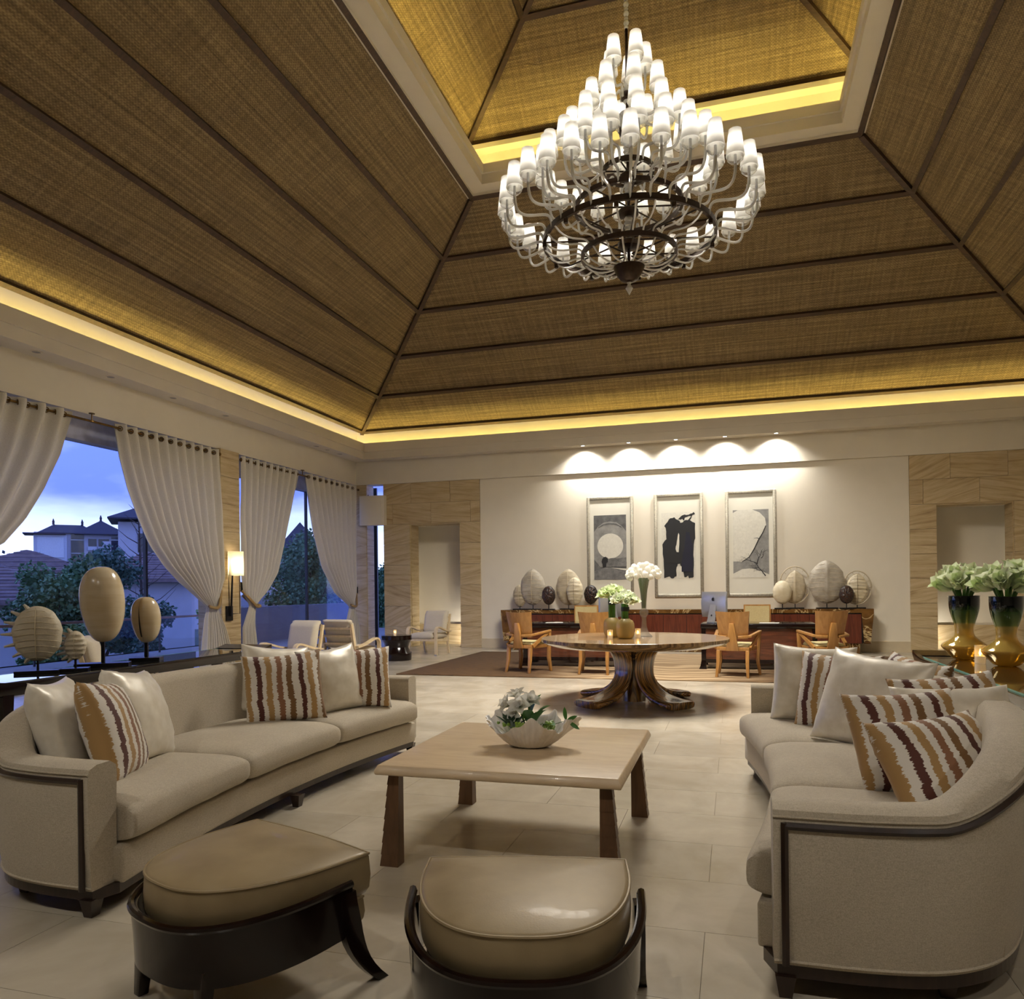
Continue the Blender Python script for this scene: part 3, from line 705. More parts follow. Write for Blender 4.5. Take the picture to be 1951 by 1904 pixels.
for k in range(26):
    a = 2.4 * k; e = .25 + .6 * (k / 26)
    leaf_shape(mb, (-.09 + .01 * math.cos(a), -.03 + .01 * math.sin(a), .10), (math.cos(a) * (1.1 - e), math.sin(a) * (1.1 - e), e), (0, 0, 1), .11 - .002 * k, .028, .05, .3, 4)
mb.build('succulent', LEAF[2], pl, True, 180)
mb = MB()
for (b, d, ln, w) in (((.02, 0, .12), (.6, -.3, .6), .13, .09), ((.02, .02, .14), (.8, .1, .7), .12, .085), ((.0, .02, .16), (.4, .3, .9), .13, .07), ((.05, -.02, .1), (.9, -.4, .25), .12, .09), ((.0, -.02, .13), (.1, -.5, .5), .12, .06)):
    leaf_shape(mb, b, d, (0, 0, 1), ln, w, .25, .15, 6)
mb.build('broad_leaf', LEAF[0], pl, True, 180)
mb = MB(); rr = random.Random(4)
for k in range(60):
    cx, cyy = rr.choice(((-.05, -.075), (.12, -.03), (.10, .0), (-.13, .02)))
    a = rr.uniform(0, 2 * PI); mb.sphere((cx + rr.gauss(0, .022), cyy + rr.gauss(0, .018), .105 + rr.uniform(0, .03)), rr.uniform(.007, .013), 6, 4)
mb.build('moss', LEAF[1], pl, True)
mb = MB()
for k in range(44):
    a = 2.4 * k; r_ = .004 * k ** .62
    leaf_shape(mb, (.055 + r_ * math.cos(a), -.06 + r_ * math.sin(a), .115), (math.cos(a) * .6, math.sin(a) * .6, .9), (0, 0, 1), .028, .009, .1, .1, 3)
mb.build('chrysanthemum', PETALW, pl, True, 180)
mb = MB(); mb.tube([(.10, 0, .11), (.18, .0, .14), (.22, -.01, .14)], .0016, 5)
for (b, d) in (((.20, 0, .15), (-.1, 0, 1)), ((.22, -.01, .14), (.7, -.2, -.4)), ((.205, -.005, .145), (.6, -.1, .3))): leaf_shape(mb, b, d, (0, -1, .3), .07, .022, .2, .1, 5)
mb.build('trailing_sprig', LEAF[0], pl, True, 180)
# ================================================================ CHANDELIER
GLARM = NT('clear_glass_rod'); _t = GLARM; _t.set(col=(.96, .96, .94), rough=.06, spec=1.0, trans=.3, ior=1.4); GLARM = _t.m
CUPG = NT('glass_cup'); _g = CUPG
_tr = _g.n('ShaderNodeBsdfTransparent'); _tr.inputs[0].default_value = (.9, .9, .88, 1); _gl = _g.n('ShaderNodeBsdfGlossy'); _gl.inputs['Roughness'].default_value = .05
_lw = _g.n('ShaderNodeLayerWeight'); _lw.inputs[0].default_value = .35; _ms = _g.n('ShaderNodeMixShader'); _g.l(_lw.outputs['Facing'], _ms.inputs[0]); _g.l(_tr.outputs[0], _ms.inputs[1]); _g.l(_gl.outputs[0], _ms.inputs[2]); _g.l(_ms.outputs[0], _g.o.inputs[0]); _g.t.nodes.remove(_g.b); CUPG = _g.m
SHADE = NT('fabric_shade'); _t = SHADE; _t.set(col=(.86, .84, .78), rough=.7); _tl = _t.n('ShaderNodeBsdfTranslucent'); _tl.inputs[0].default_value = (.95, .93, .88, 1); _ms = _t.n('ShaderNodeMixShader'); _ms.inputs[0].default_value = .55; _t.l(_t.b.outputs[0], _ms.inputs[1]); _t.l(_tl.outputs[0], _ms.inputs[2]); _t.l(_ms.outputs[0], _t.o.inputs[0]); SHADE = _t.m
BULB = emitter('bulb', (1, .97, .90), BULB_ST)
CX, CY = -1.145, 9.02
ch = thing('chandelier', 'tiered glass chandelier with white lamp shades on dark bronze rings', 'chandelier', (CX, CY, 4.82))
def chz(z): return z - 4.82
# column and hubs
MB().lathe([(.001, chz(4.82)), (.012, chz(4.84)), (.045, chz(4.90)), (.018, chz(4.95)), (.03, chz(4.97))], 16).build('finial', GLARM, ch, True)
MB().lathe([(.02, chz(4.965)), (.10, chz(5.0)), (.15, chz(5.07)), (.185, chz(5.15)), (.10, chz(5.17)), (.07, chz(5.2))], 28).build('bottom_bowl', BRONZE, ch, True)
MB().tube([(0, 0, chz(5.1)), (0, 0, chz(8.0))], .018, 10).build('column', BRONZE, ch, True)
mb = MB()
for z0, z1, r in ((5.55, 5.85, .055), (5.95, 6.25, .05), (6.4, 6.7, .055), (6.75, 7.0, .09), (7.1, 7.4, .045)):
    n = 6; pr = []
    for i in range(n): pr += [(r * .7, chz(lerp(z0, z1, i / n))), (r, chz(lerp(z0, z1, (i + .5) / n)))]
    mb.lathe(pr + [(r * .6, chz(z1))], 14)
mb.build('glass_baluster', GLARM, ch, True)['kind'] = 'stuff'
for z, r in ((5.42, .13), (5.80, .12), (6.22, .10), (6.78, .10), (7.18, .07)):
    MB().lathe([(r * .6, chz(z - .05)), (r, chz(z - .03)), (r, chz(z + .02)), (r * .7, chz(z + .05))], 20).build('hub', BRONZE, ch, True)
# top stem: beads up to the roof
mb = MB()
for i in range(18): mb.sphere((0, 0, chz(8.0 + i * .055)), .034 if i % 2 else .026, 10, 6)
mb.build('beaded_stem', GLARM, ch, True)['kind'] = 'stuff'
mb = MB()
zt = 11.0; z = 8.95; k = 0
while z < zt:
    mb.tube([(.022 * math.cos(a) * (1 if k % 2 else .15), .022 * math.cos(a) * (.15 if k % 2 else 1), chz(z) + .05 * math.sin(a)) for a in [2 * PI * i / 10 for i in range(11)]], .006, 5); z += .075; k += 1
mb.build('chain', BRONZE, ch, True)
rings = [(.295, 6.29, .05), (.625, 5.87, .055), (1.0, 5.48, .065), (.55, 5.30, .055)]
for r, z, h in rings:
    g = MB().lathe([(r - .018, chz(z - h / 2)), (r + .018, chz(z - h / 2)), (r + .018, chz(z + h / 2)), (r - .018, chz(z + h / 2)), (r - .018, chz(z - h / 2))], 72, cap=False).build('ring', BRONZE, ch, True)
    for k in range(8 if r > .5 else 6):
        a = 2 * PI * (k + .3) / (8 if r > .5 else 6); MB().tube([(.05 * math.cos(a), .05 * math.sin(a), chz(z)), (r * math.cos(a), r * math.sin(a), chz(z))], .010, 6).build('spoke', BRONZE, g)
# shade, cup and arm meshes shared by all lights of a tier
shade_me = MB().loft([[(r * math.cos(2 * PI * j / 20), r * math.sin(2 * PI * j / 20), z) for j in range(20)] for r, z in ((.096, .045), (.066, .315))], True, False).mesh('shade', True); shade_me.materials.append(SHADE)
cup_me = MB().lathe([(.012, -.035), (.05, -.025), (.082, .005), (.086, .045)], 16, cap=False).mesh('glass_cup', True); cup_me.materials.append(CUPG)
bulb_me = MB().lathe([(.010, .13), (.024, .19), (.004, .26)], 6).mesh('bulb', True); bulb_me.materials.append(BULB)
sock_me = MB().lathe([(.013, -.06), (.016, -.03), (.014, .06)], 8).mesh('socket', True); sock_me.materials.append(STEEL)
def tier(n, r0, z0, r1, z1, ph, sag=.10):
    zz0, zz1 = chz(z0), chz(z1) - .05; w_ = r1 - r0
    pts = bez((r0, 0, zz0 - .03), (r0 + .02, 0, zz0 + .13), (r0 + .10 * w_, 0, zz0 + .12), (r0 + .38 * w_, 0, zz0 + .09), 7)[:-1] + bez((r0 + .38 * w_, 0, zz0 + .09), (r0 + .75 * w_, 0, zz0 + .045), (r1, 0, zz0 + .02), (r1, 0, zz1), 9)
    am = MB().tube(pts, .0165, 7).mesh('arm', True); am.materials.append(GLARM)
    for k in range(n):
        a = 2 * PI * (k + ph) / n
        o = bpy.data.objects.new('arm', am); link(o, ch); o.rotation_euler = (0, 0, a)
        s = bpy.data.objects.new('shade', shade_me); link(s, ch); s.location = (r1 * math.cos(a), r1 * math.sin(a), chz(z1)); s.rotation_euler = (0, 0, a)
        for nm, me in (('glass_cup', cup_me), ('bulb', bulb_me), ('socket', sock_me)):
            c = bpy.data.objects.new(nm, me); link(c, s)
tier(30, 1.0, 5.48, 1.46, 5.78, .2); tier(22, .625, 5.87, 1.02, 6.23, .35); tier(14, .295, 6.29, .68, 6.64, .1); tier(8, .10, 6.78, .42, 7.06, .4, .05); tier(5, .07, 7.18, .22, 7.48, .25, .05)
# glass ribs linking the lower rings and the bottom bowl
for n, r0, z0, r1, z1 in ((30, .55, 5.31, 1.0, 5.45), (18, .12, 5.16, .55, 5.28)):
    pts = bez((r0, 0, chz(z0)), (r0 + .03, 0, chz(z0) + .16 * (1 if r0 > .3 else .2)), (lerp(r0, r1, .6), 0, chz(z1) - .22), (r1, 0, chz(z1)), 10)
    am = MB().tube(pts, .011, 6).mesh('glass_rib', True); am.materials.append(GLARM)
    for k in range(n): o = bpy.data.objects.new('glass_rib', am); link(o, ch); o.rotation_euler = (0, 0, 2 * PI * (k + .5) / n)
for k in range(10):  # fill spots added under the outer ring to brighten floor and furniture
    a = 2 * PI * (k + .5) / 10; o = MB().lathe([(.022, -.05), (.026, -.045), (.026, .0), (.015, .01)], 12).build('added_fill_lamp', BRONZE, ch, True); o.location = (1.0 * math.cos(a), 1.0 * math.sin(a), chz(5.44))
    d = bpy.data.lights.new('added_fill_light', 'SPOT'); d.energy = RING_FILL_W * (1.0 + .45 * math.sin(a)); d.spot_size = D(134); d.spot_blend = .85; d.color = (1, .93, .83); d.shadow_soft_size = .48
    l = bpy.data.objects.new('added_fill_light', d); link(l, o); l.location = (0, 0, -.075); l.rotation_euler = (0, -D(26), a)
# ================================================================ ROUND TABLE
def m_zebra(name, a, b, c, sc, axis=0):
    t = NT(name); v = t.tc('Object', scale=sc); f = t.noise(v, 1, 3, .5, .4)
    t.set(col=t.ramp(f, [(.36, a), (.45, b), (.52, a), (.6, c), (.68, b)]), rough=.2, coat=.45, coat_rough=.03); return t.m
ZEB = m_zebra('zebrano_leg', srgb(92, 62, 28), srgb(172, 124, 60), srgb(50, 30, 14), (2, 62, 1.2))
ZEBT = m_zebra('zebrano_top', srgb(120, 94, 62), srgb(156, 124, 84), srgb(92, 68, 42), (1.2, 24, 3))
TBX, TBY = -1.13, 8.93
rt = thing('round_table', 'large round zebrawood table on four sweeping legs under the chandelier', 'table', (TBX, TBY, 0))
MB().lathe([(.60, .655), (.95, .668), (1.06, .705), (1.085, .722), (1.085, .757), (1.08, .76), (.001, .76)], 96).build('table_top', ZEBT, rt, True, 30)
for k in range(4):
    a = D(45 + 90 * k + 6)
    # radial profile of the leg (r, z), half width and thickness
    prof = smooth_path([(.30, .665, 0), (.215, .60, 0), (.175, .49, 0), (.165, .37, 0), (.20, .265, 0), (.285, .17, 0), (.42, .098, 0), (.58, .062, 0), (.70, .05, 0), (.755, .042, 0)], 4)
    tab = [(0, .20), (.2, .15), (.4, .135), (.55, .145), (.75, .19), (.92, .22), (1, .19)]
    rings_ = []; m = len(prof) - 1
    for i, p in enumerate(prof):
        dd = (prof[min(i + 1, m)] - prof[max(i - 1, 0)]).normalized(); nn = Vector((dd.y, -dd.x, 0))  # normal in (r,z)
        if nn.x * 1 < 0 and p.y > .3: pass
        w = interp(tab, i / m); th = .030 + .012 * (i / m); ring = []
        for j in range(16):
            q = 2 * PI * j / 16; cx = math.copysign(abs(math.cos(q)) ** .45, math.cos(q)) * w; cn = math.copysign(abs(math.sin(q)) ** .7, math.sin(q)) * th
            dish = -.35 * w * (cx / w) ** 2 * .35
            ring.append((p.x + nn.x * (cn + dish * .0), cx, max(.0, p.y + nn.y * cn)))
        rings_.append(ring)
    o = MB().loft(rings_).build('leg', ZEB, rt, True, 60); o.rotation_euler = (0, 0, a)
MB().lathe([(.13, .02), (.12, .2), (.11, .5), (.17, .66)], 24).build('core', ZEB, rt, True)
# ---- vases, bouquets, candles on the round table
def m_tint(name, col, rough=.15, mixf=.4):
    t = NT(name); tr = t.n('ShaderNodeBsdfTransparent'); tr.inputs[0].default_value = (*col, 1); t.set(col=col, rough=rough, coat=.5)
    ms = t.n('ShaderNodeMixShader'); ms.inputs[0].default_value = mixf; t.l(tr.outputs[0], ms.inputs[1]); t.l(t.b.outputs[0], ms.inputs[2]); t.l(ms.outputs[0], t.o.inputs[0]); return t.m
AMBERF = m_tint('frosted_amber_glass', srgb(228, 206, 142), .35, .6); CLEARG = m_tint('clear_crystal', (.82, .82, .80), .05, .22)
CANDLE = basic('wax', srgb(240, 232, 216), .5, emit=(1, .72, .38), es=.35); FLAME = emitter('flame', (1, .62, .16), 22); FROSTC = m_tint('frosted_candle_glass', srgb(238, 230, 218), .4, .5)  # wax emission stands in for flame light glowing through the candle
def candle(label, loc, r=.032, h=.105, group='small candles'):
    t = thing('candle', label, 'candle', loc, 0, group)
    MB().lathe([(.001, .002), (r - .003, .002), (r - .003, h * .42), (.001, h * .42)], 16).build('wax', CANDLE, t, True, 30)
    MB().lathe([(r - .002, 0), (r, 0), (r, h), (r - .002, h)], 16, cap=False).build('glass_sleeve', FROSTC, t, True, 30)
    MB().lathe([(.001, h * .44), (.010, h * .52), (.008, h * .62), (.001, h * .80)], 8).build('flame', FLAME, t, True)
    return t
TT = .76
def ribvase(label, loc):
    t = thing('vase', label, 'vase', loc, 0, 'vases on the round table')
    MB().lathe([(.001, .0), (.07, .0), (.092, .02), (.104, .06), (.106, .12), (.103, .17), (.088, .205), (.055, .222), (.05, .23)], 28, cap=False).build('glass_body', AMBERF, t, True, 60)
    return t
V1, V2, V3 = (-1.40, 9.06, TT), (-1.20, 8.74, TT), (-1.03, 9.13, TT)
ribvase('rounded amber glass vase at the left on the round table', V1)
ribvase('rounded amber glass vase at the front of the round table', V2)
def stems(t, loc, n, r, z0, z1, r2=None, mat=STEMG):
    rr = random.Random(n); r2 = r2 or r
    for k in range(n):
        a = 2 * PI * k / n; q = r * (.4 if k % 3 == 0 else 1)
        MB().tube([(q * math.cos(a), q * math.sin(a), z0), (q * math.cos(a), q * math.sin(a), lerp(z0, z1, .6)), (q * r2 / r * math.cos(a), q * r2 / r * math.sin(a), z1)], .0135, 7).build('stem', mat, t, True)
def bouquet(label, loc, zs, zt, sp, mat, nb, size, group='bouquets', band=True, n_st=8, seed=1, sr=.032):
    t = thing('bouquet', label, 'flowers', loc, 0, group); stems(t, loc, n_st, sr, zs, zt)
    if band: MB().lathe([(sr + .014, zt - .085), (sr + .016, zt - .08), (sr + .016, zt - .04), (sr + .014, zt - .035)], 16, cap=False).build('dark_band', basic('band', srgb(24, 40, 26), .5), t, True)
    rr = random.Random(seed)
    for k in range(nb):
        a = 2.4 * k + rr.uniform(-.2, .2); e = math.sqrt((k + .4) / nb) * 1.25
        d = Vector((math.sin(e) * math.cos(a), math.sin(e) * math.sin(a), math.cos(e) * .9))
        c = Vector((0, 0, zt - .02)) + Vector((d.x * sp * .62, d.y * sp * .62, d.z * sp * .55))
        bloom(t, c, d, size * rr.uniform(.9, 1.1), mat, 6, .42, 'bloom', seed * 31 + k)
    return t
bouquet('green white amaryllis bunch with bare stems in the left amber vase', (V1[0], V1[1], TT), .02, .47, .16, PETALG, 15, .115, seed=1)
bouquet('paler amaryllis bunch with dark band in the front amber vase', (V2[0], V2[1], TT), .02, .40, .15, petal('petal_pale', srgb(226, 238, 200), srgb(244, 248, 230)), 12, .115, seed=2)
t = thing('vase', 'tall clear trumpet vase with a glass ball in its stem on the round table', 'vase', V3, 0, 'vases on the round table')
MB().lathe([(.10, 0), (.095, .008), (.055, .05), (.032, .12), (.028, .2), (.03, .235)], 24).build('foot', CLEARG, t, True, 60)
MB().sphere((0, 0, .285), .056, 18, 12).build('glass_ball', CLEARG, t, True)
MB().lathe([(.03, .335), (.033, .42), (.045, .55), (.066, .66), (.075, .70)], 24, cap=False).build('trumpet', CLEARG, t, True)
t = thing('bouquet', 'creamy white tulip heads massed in the tall trumpet vase', 'flowers', V3, 0, 'bouquets')
mb = MB()
for k in range(9):
    a = 2 * PI * k / 9; MB().tube([(.012 * math.cos(a), .012 * math.sin(a), .34), (.024 * math.cos(a), .024 * math.sin(a), .5), (.055 * math.cos(a), .055 * math.sin(a), .70)], .011, 6).build('stem', basic('stem_dark', srgb(48, 92, 34), .4) if k == 0 else bpy.data.materials['stem_dark'], t, True)
rr = random.Random(9)
for k in range(34):
    a = 2.4 * k; e = math.sqrt((k + .5) / 34) * 1.75; rr_ = .17
    c = Vector((math.sin(e) * math.cos(a) * rr_ * 1.05, math.sin(e) * math.sin(a) * rr_, .72 + math.cos(e) * rr_ * .8))
    d = (c - Vector((0, 0, .66))).normalized()
    mbx = MB(); ax = d; a0 = ax.orthogonal().normalized(); b0 = ax.cross(a0); rs = []
    for f, r_ in ((0, .008), (.15, .026), (.4, .036), (.7, .034), (.9, .022), (1, .006)):
        rs.append([tuple(c + ax * (f * .075 - .03) + (a0 * math.cos(2 * PI * j / 10) + b0 * math.sin(2 * PI * j / 10)) * r_ * (1 + .12 * math.cos(3 * 2 * PI * j / 10 + k))) for j in range(10)])
    mbx.loft(rs).build('tulip_head', PETALW, t, True, 180)
candle('lit candle in frosted glass on the round table, in front of the left amber vase', (-1.36, 8.62, TT))
candle('lit candle in frosted glass on the round table, beside the trumpet vase', (-1.08, 8.93, TT))
# ================================================================ RECEPTION: RUG, DESKS, CREDENZA, CHAIRS
def m_rug():
    t = NT('brown_rug'); v = t.tc('Object', scale=(1, 1, 1)); sx = t.n('ShaderNodeSeparateXYZ'); t.l(v, sx.inputs[0])
    wv = t.n('ShaderNodeTexWave'); wv.bands_direction = 'Y'; t.l(v, wv.inputs['Vector']); wv.inputs['Scale'].default_value = .9; wv.inputs['Distortion'].default_value = 16; wv.inputs['Detail'].default_value = 2; wv.inputs['Detail Scale'].default_value = .55
    edge = t.math('ABSOLUTE', sx.outputs['X']); fine = t.noise(t.tc(scale=(6, 90, 1)), 1, 3)
    light = t.ramp(wv.outputs['Fac'], [(.2, srgb(140, 116, 86)), (.8, srgb(176, 152, 118))]); dark = t.ramp(fine, [(.3, srgb(60, 43, 25)), (.7, srgb(112, 82, 48))])
    m = t.ramp(t.math('ADD', t.math('MULTIPLY', edge, .25), t.math('MULTIPLY_ADD', t.noise(v, 1.2, 2), .3, -.15)), [(.20, (0, 0, 0)), (.44, (1, 1, 1))])
    t.set(col=t.mix(m, light, dark), rough=.95); t.bump(t.noise(v, 220, 2), .4, .005); return t.m
RUG = m_rug()
rug = MB().box(-4.05, 4.05, -2.15, 2.15, 0, .016).build('rug', RUG, None, bevel=.006); rug.location = (-1.13, 13.2, .0); tag(rug, 'large brown rug with pale swirls under the reception desks', 'rug')
ORANGE = wood('honey_wood', srgb(152, 106, 52), srgb(182, 134, 74), .35, (6, 6, 1), .25)
CREAML = basic('cream_leather', srgb(216, 204, 150), .4, 6, .05)
ROSE = wood('rosewood', srgb(68, 34, 20), srgb(112, 62, 38), .22, (1, 6, 9), .5)
MAHOG = wood('mahogany', srgb(84, 38, 24), srgb(118, 58, 38), .3, (9, 9, .8), .35)
def m_marble():
    t = NT('emperador_marble'); v = t.tc(); f = t.noise(v, 2.2, 6, .65, 1.6); g = t.noise(v, 1.3, 4, .5, 2.5)
    c = t.ramp(f, [(.3, srgb(66, 42, 20)), (.7, srgb(128, 90, 42))]); vn = t.ramp(t.math('ABSOLUTE', t.math('SUBTRACT', g, .5)), [(.0, (1, 1, 1)), (.018, (0, 0, 0))])
    t.set(col=t.mix(vn, c, srgb(206, 180, 128)), rough=.15, coat=.3); return t.m
MARB = m_marble()
# credenza
cr_ = thing('credenza', 'long mahogany credenza framed in brown marble along the white wall', 'credenza', (-1.17, 16.2, 0))
cw = 3.775
MB().box(-cw, cw, -.22, .24, .80, .88).build('marble_top', MARB, cr_)
for s_ in (-1, 1):
    MB().hexa(*( ([(s_ * (cw - .12) - (.06 if s_ > 0 else .06), -.22, .2), (s_ * (cw - .12) + .06, -.22, .2), (s_ * (cw - .12) + .06, .24, .2), (s_ * (cw - .12) - .06, .24, .2)], [(s_ * (cw - .11) - .11, -.22, .80), (s_ * (cw - .11) + .11, -.22, .80), (s_ * (cw - .11) + .11, .24, .80), (s_ * (cw - .11) - .11, .24, .80)]) )).build('marble_end', MARB, cr_)
MB().box(-cw + .25, cw - .25, -.17, .22, 0, .20).build('marble_plinth', MARB, cr_)
MB().box(-cw + .2, cw - .2, -.19, .23, .20, .80).build('carcass', DARKF, cr_)
nd = 15; dw = (2 * cw - .44) / nd
for k in range(nd):
    x = -cw + .22 + dw * k; d = MB().box(.004, dw - .004, -.018, 0, .205, .775).build('door', MAHOG, cr_); d.location = (x, -.19, 0)
# desks
def desk(label, xc, yc=12.98):
    t = thing('reception_desk', label, 'desk', (xc, yc, .016), 0, 'reception desks')
    hw, hd = .885, .40
    MB().box(-hw, hw, -hd, hd, .655, .725).build('desk_top', DARKW, t, bevel=.006)
    MB().box(-hw + .03, hw - .03, -hd + .03, hd - .03, .725, .734).build('glass_top', basic('black_glass', (.02, .02, .025), .05, 5, .1), t)
    MB().box(-hw + .06, hw - .06, -hd + .035, -hd + .06, .16, .655).build('front_panel', ROSE, t)
    MB().box(-hw + .06, hw - .06, -hd + .02, -hd + .07, .10, .16).build('bottom_rail', DARKW, t)
    for sx in (-1, 1): MB().box(sx * (hw - .07) - .015, sx * (hw - .07) + .015, -hd + .05, hd - .05, .12, .655).build('side_panel', ROSE, t)
    for sx in (-1, 1):
        for sy in (-1, 1):
            x, y = sx * (hw - .045), sy * (hd - .045)
            q = lambda e, z, ox=0: [(x - e + ox, y - e, z), (x + e + ox, y - e, z), (x + e + ox, y + e, z), (x - e + ox, y + e, z)]
            MB().loft([q(.058, 0, sx * .015), q(.046, .05, sx * .006), q(.036, .14), q(.034, .655)]).build('leg', DARKW, t)
    return t
desk('dark reception desk on the left, partly behind the round table', -2.62)
desk('dark reception desk on the right with rosewood front', .37)
# honey coloured guest chairs
def guest_chair(label, loc, rz):
    t = thing('guest_chair', label, 'chair', loc, rz, 'honey wood guest chairs at the desks')
    # local +Y forward
    MB().hexa([(-.235, -.235, .385), (.235, -.235, .385), (.265, .24, .385), (-.265, .24, .385)], [(-.235, -.235, .44), (.235, -.235, .44), (.265, .24, .44), (-.265, .24, .44)]).build('seat_frame', ORANGE, t, bevel=.004)
    MB().hexa([(-.22, -.20, .44), (.22, -.20, .44), (.245, .22, .44), (-.245, .22, .44)], [(-.20, -.18, .485), (.20, -.18, .485), (.22, .20, .495), (-.22, .20, .495)]).build('seat_cushion', CREAML, t, bevel=.018)
    rs = []
    for i in range(11):
        u = -1 + i / 5; rs.append([])
        for (z, hw, yb) in ((.56, .205, -.20), (.955, .245, -.285)):
            for th in (0, -.022): rs[-1].append((u * hw, yb + .055 * u * u + th, z + (.012 * u * u if z > .9 else 0)))
        a, b, c, d_ = rs[-1]; rs[-1] = [a, b, d_, c]
    MB().loft(rs).build('backrest', ORANGE, t, True, 50)
    # wedge post behind the back
    MB().hexa([(-.095, -.265, .385), (.095, -.265, .385), (.085, -.225, .385), (-.085, -.225, .385)], [(-.032, -.305, .79), (.032, -.305, .79), (.032, -.255, .79), (-.032, -.255, .79)]).build('back_post', ORANGE, t, bevel=.004)
    for sx in (-1, 1):
        # arm: from behind the back, out and forward
        MB().bar((sx * .08, -.27, .59), (sx * .255, -.20, .60), .045, .036).bar((sx * .245, -.215, .60), (sx * .315, .20, .655), .05, .034).build('arm', ORANGE, t, bevel=.004)
        # raking arm support down to the seat rear
        MB().bar((sx * .305, .16, .64), (sx * .25, -.205, .42), .03, .05).build('arm_brace', ORANGE, t)
        MB().loft([[(sx * .305 - .018, .215 - .018, .0), (sx * .305 + .018, .215 - .018, 0), (sx * .305 + .018, .215 + .025, 0), (sx * .305 - .018, .215 + .025, 0)], [(sx * .275 - .024, .18, .22), (sx * .275 + .024, .18, .22), (sx * .275 + .024, .235, .22), (sx * .275 - .024, .235, .22)], [(sx * .29 - .022, .17, .42), (sx * .29 + .022, .17, .42), (sx * .29 + .022, .225, .42), (sx * .29 - .022, .225, .42)], [(sx * .31 - .02, .16, .65), (sx * .31 + .02, .16, .65), (sx * .31 + .02, .21, .65), (sx * .31 - .02, .21, .65)]]).build('front_leg', ORANGE, t, bevel=.003)
        MB().loft([[(sx * .225 - .018, -.30, 0), (sx * .225 + .018, -.30, 0), (sx * .225 + .018, -.262, 0), (sx * .225 - .018, -.262, 0)], [(sx * .21 - .024, -.258, .2), (sx * .21 + .024, -.258, .2), (sx * .21 + .024, -.21, .2), (sx * .21 - .024, -.21, .2)], [(sx * .21 - .026, -.242, .39), (sx * .21 + .026, -.242, .39), (sx * .21 + .026, -.19, .39), (sx * .21 - .026, -.19, .39)]]).build('rear_leg', ORANGE, t, bevel=.003)
    return t
RZ_ = .016
guest_chair('honey wood guest chair at the outer left end of the left desk, turned inward', (-3.20, 11.78, RZ_), D(-20))
guest_chair('honey wood guest chair directly behind the round table with its back to the camera', (-2.05, 11.72, RZ_), D(-4))
guest_chair('honey wood guest chair at the left of the right desk', (.03, 11.74, RZ_), D(-12))
guest_chair('honey wood guest chair at the right end of the right desk, turned left', (1.28, 11.98, RZ_), D(20))
# clerk chairs behind the desks
STRAW = fabric('straw_fabric', srgb(168, 148, 100), srgb(198, 180, 132), 160)
def clerk_chair(label, x, y):
    t = thing('clerk_chair', label, 'chair', (x, y, .016), PI, 'clerk chairs behind the desks')
    MB().box(-.23, .23, -.22, .24, .40, .47).build('seat', STRAW, t, bevel=.02)
    rs = [[(u * .20, -.25 + .02 * u * u, .5), (u * .20, -.29 + .02 * u * u, .5), (u * .205, -.335 + .02 * u * u, .98), (u * .205, -.295 + .02 * u * u, .98)] for u in (-1, -.5, 0, .5, 1)]
    MB().loft(rs).build('backrest', STRAW, t, True, 50)
    for sx in (-1, 1):
        MB().bar((sx * .212, -.26, 0), (sx * .216, -.315, 1.0), .022, .05, (0, 1, 0)).build('back_post', ORANGE, t); MB().box(sx * .205 - .02, sx * .205 + .02, .19, .23, 0, .42).build('front_leg', ORANGE, t)
    MB().bar((-.222, -.315, .992), (.222, -.315, .992), .05, .022).build('top_rail', ORANGE, t)
    return t
clerk_chair('straw upholstered chair behind the left desk', -2.66, 13.75)
clerk_chair('straw upholstered chair behind the right desk', .40, 13.75)
# computers
ALU = basic('aluminium', srgb(186, 188, 192), .32, 30, .03, metal=.75); BLK = basic('logo_black', (.015, .015, .018), .3)
def computer(label, loc, rz):
    t = thing('desktop_computer', label, 'computer', loc, rz, 'all-in-one computers on the desks')
    # back faces local -Y
    rs = [[(-.27, -.012 - b, z), (.27, -.012 - b, z), (.27, .012, z), (-.27, .012, z)] for z, b in ((.09, .0), (.2, .018), (.33, .022), (.42, .012), (.51, .0))]
    s_ = MB().loft(rs).build('screen', ALU, t, bevel=.004)
    rs = [[(-w, y, z), (w, y, z), (w, y + .012, z), (-w, y + .012, z)] for z, y, w in ((.012, -.10, .085), (.05, -.085, .082), (.30, -.035, .062))]
    MB().loft(rs).build('stand', ALU, t, True); MB().box(-.085, .085, -.10, .09, 0, .012).build('foot', ALU, t, bevel=.003)
    MB().lathe([(.001, 0), (.016, 0)], 16, cap=False).build('cable_hole', BLK, t).matrix_local = Matrix.Translation((0, -.075, .12)) @ Matrix.Rotation(PI / 2 - .2, 4, 'X')
    pts = []
    for i in range(40):
        a = 2 * PI * i / 40; r = .03 * (1 - .10 * math.exp(-((a - PI / 2) / .3) ** 2) - .07 * math.exp(-((a - 3 * PI / 2) / .25) ** 2))
        x, z = r * math.cos(a) * .96, r * math.sin(a)
        dx, dz = x - .036, z - .004
        if math.hypot(dx, dz) < .015: k = .015 / math.hypot(dx, dz); x, z = .036 + dx * k, .004 + dz * k
        pts.append((x, z))
    m = MB(); m.add([(x, -.037, .385 + z) for x, z in pts], [tuple(range(40))]); lf = [(.002, .034), (.006, .046), (.016, .05), (.013, .039)]; m.add([(x, -.037, .385 + z) for x, z in lf], [(0, 1, 2, 3)])
    m.build('logo', BLK, t)
    return t
computer('silver desktop computer seen from behind on the left desk', (-2.02, 12.98, .75), D(48))
computer('silver desktop computer seen from behind on the left end of the right desk', (-.30, 12.95, .75), D(-42))
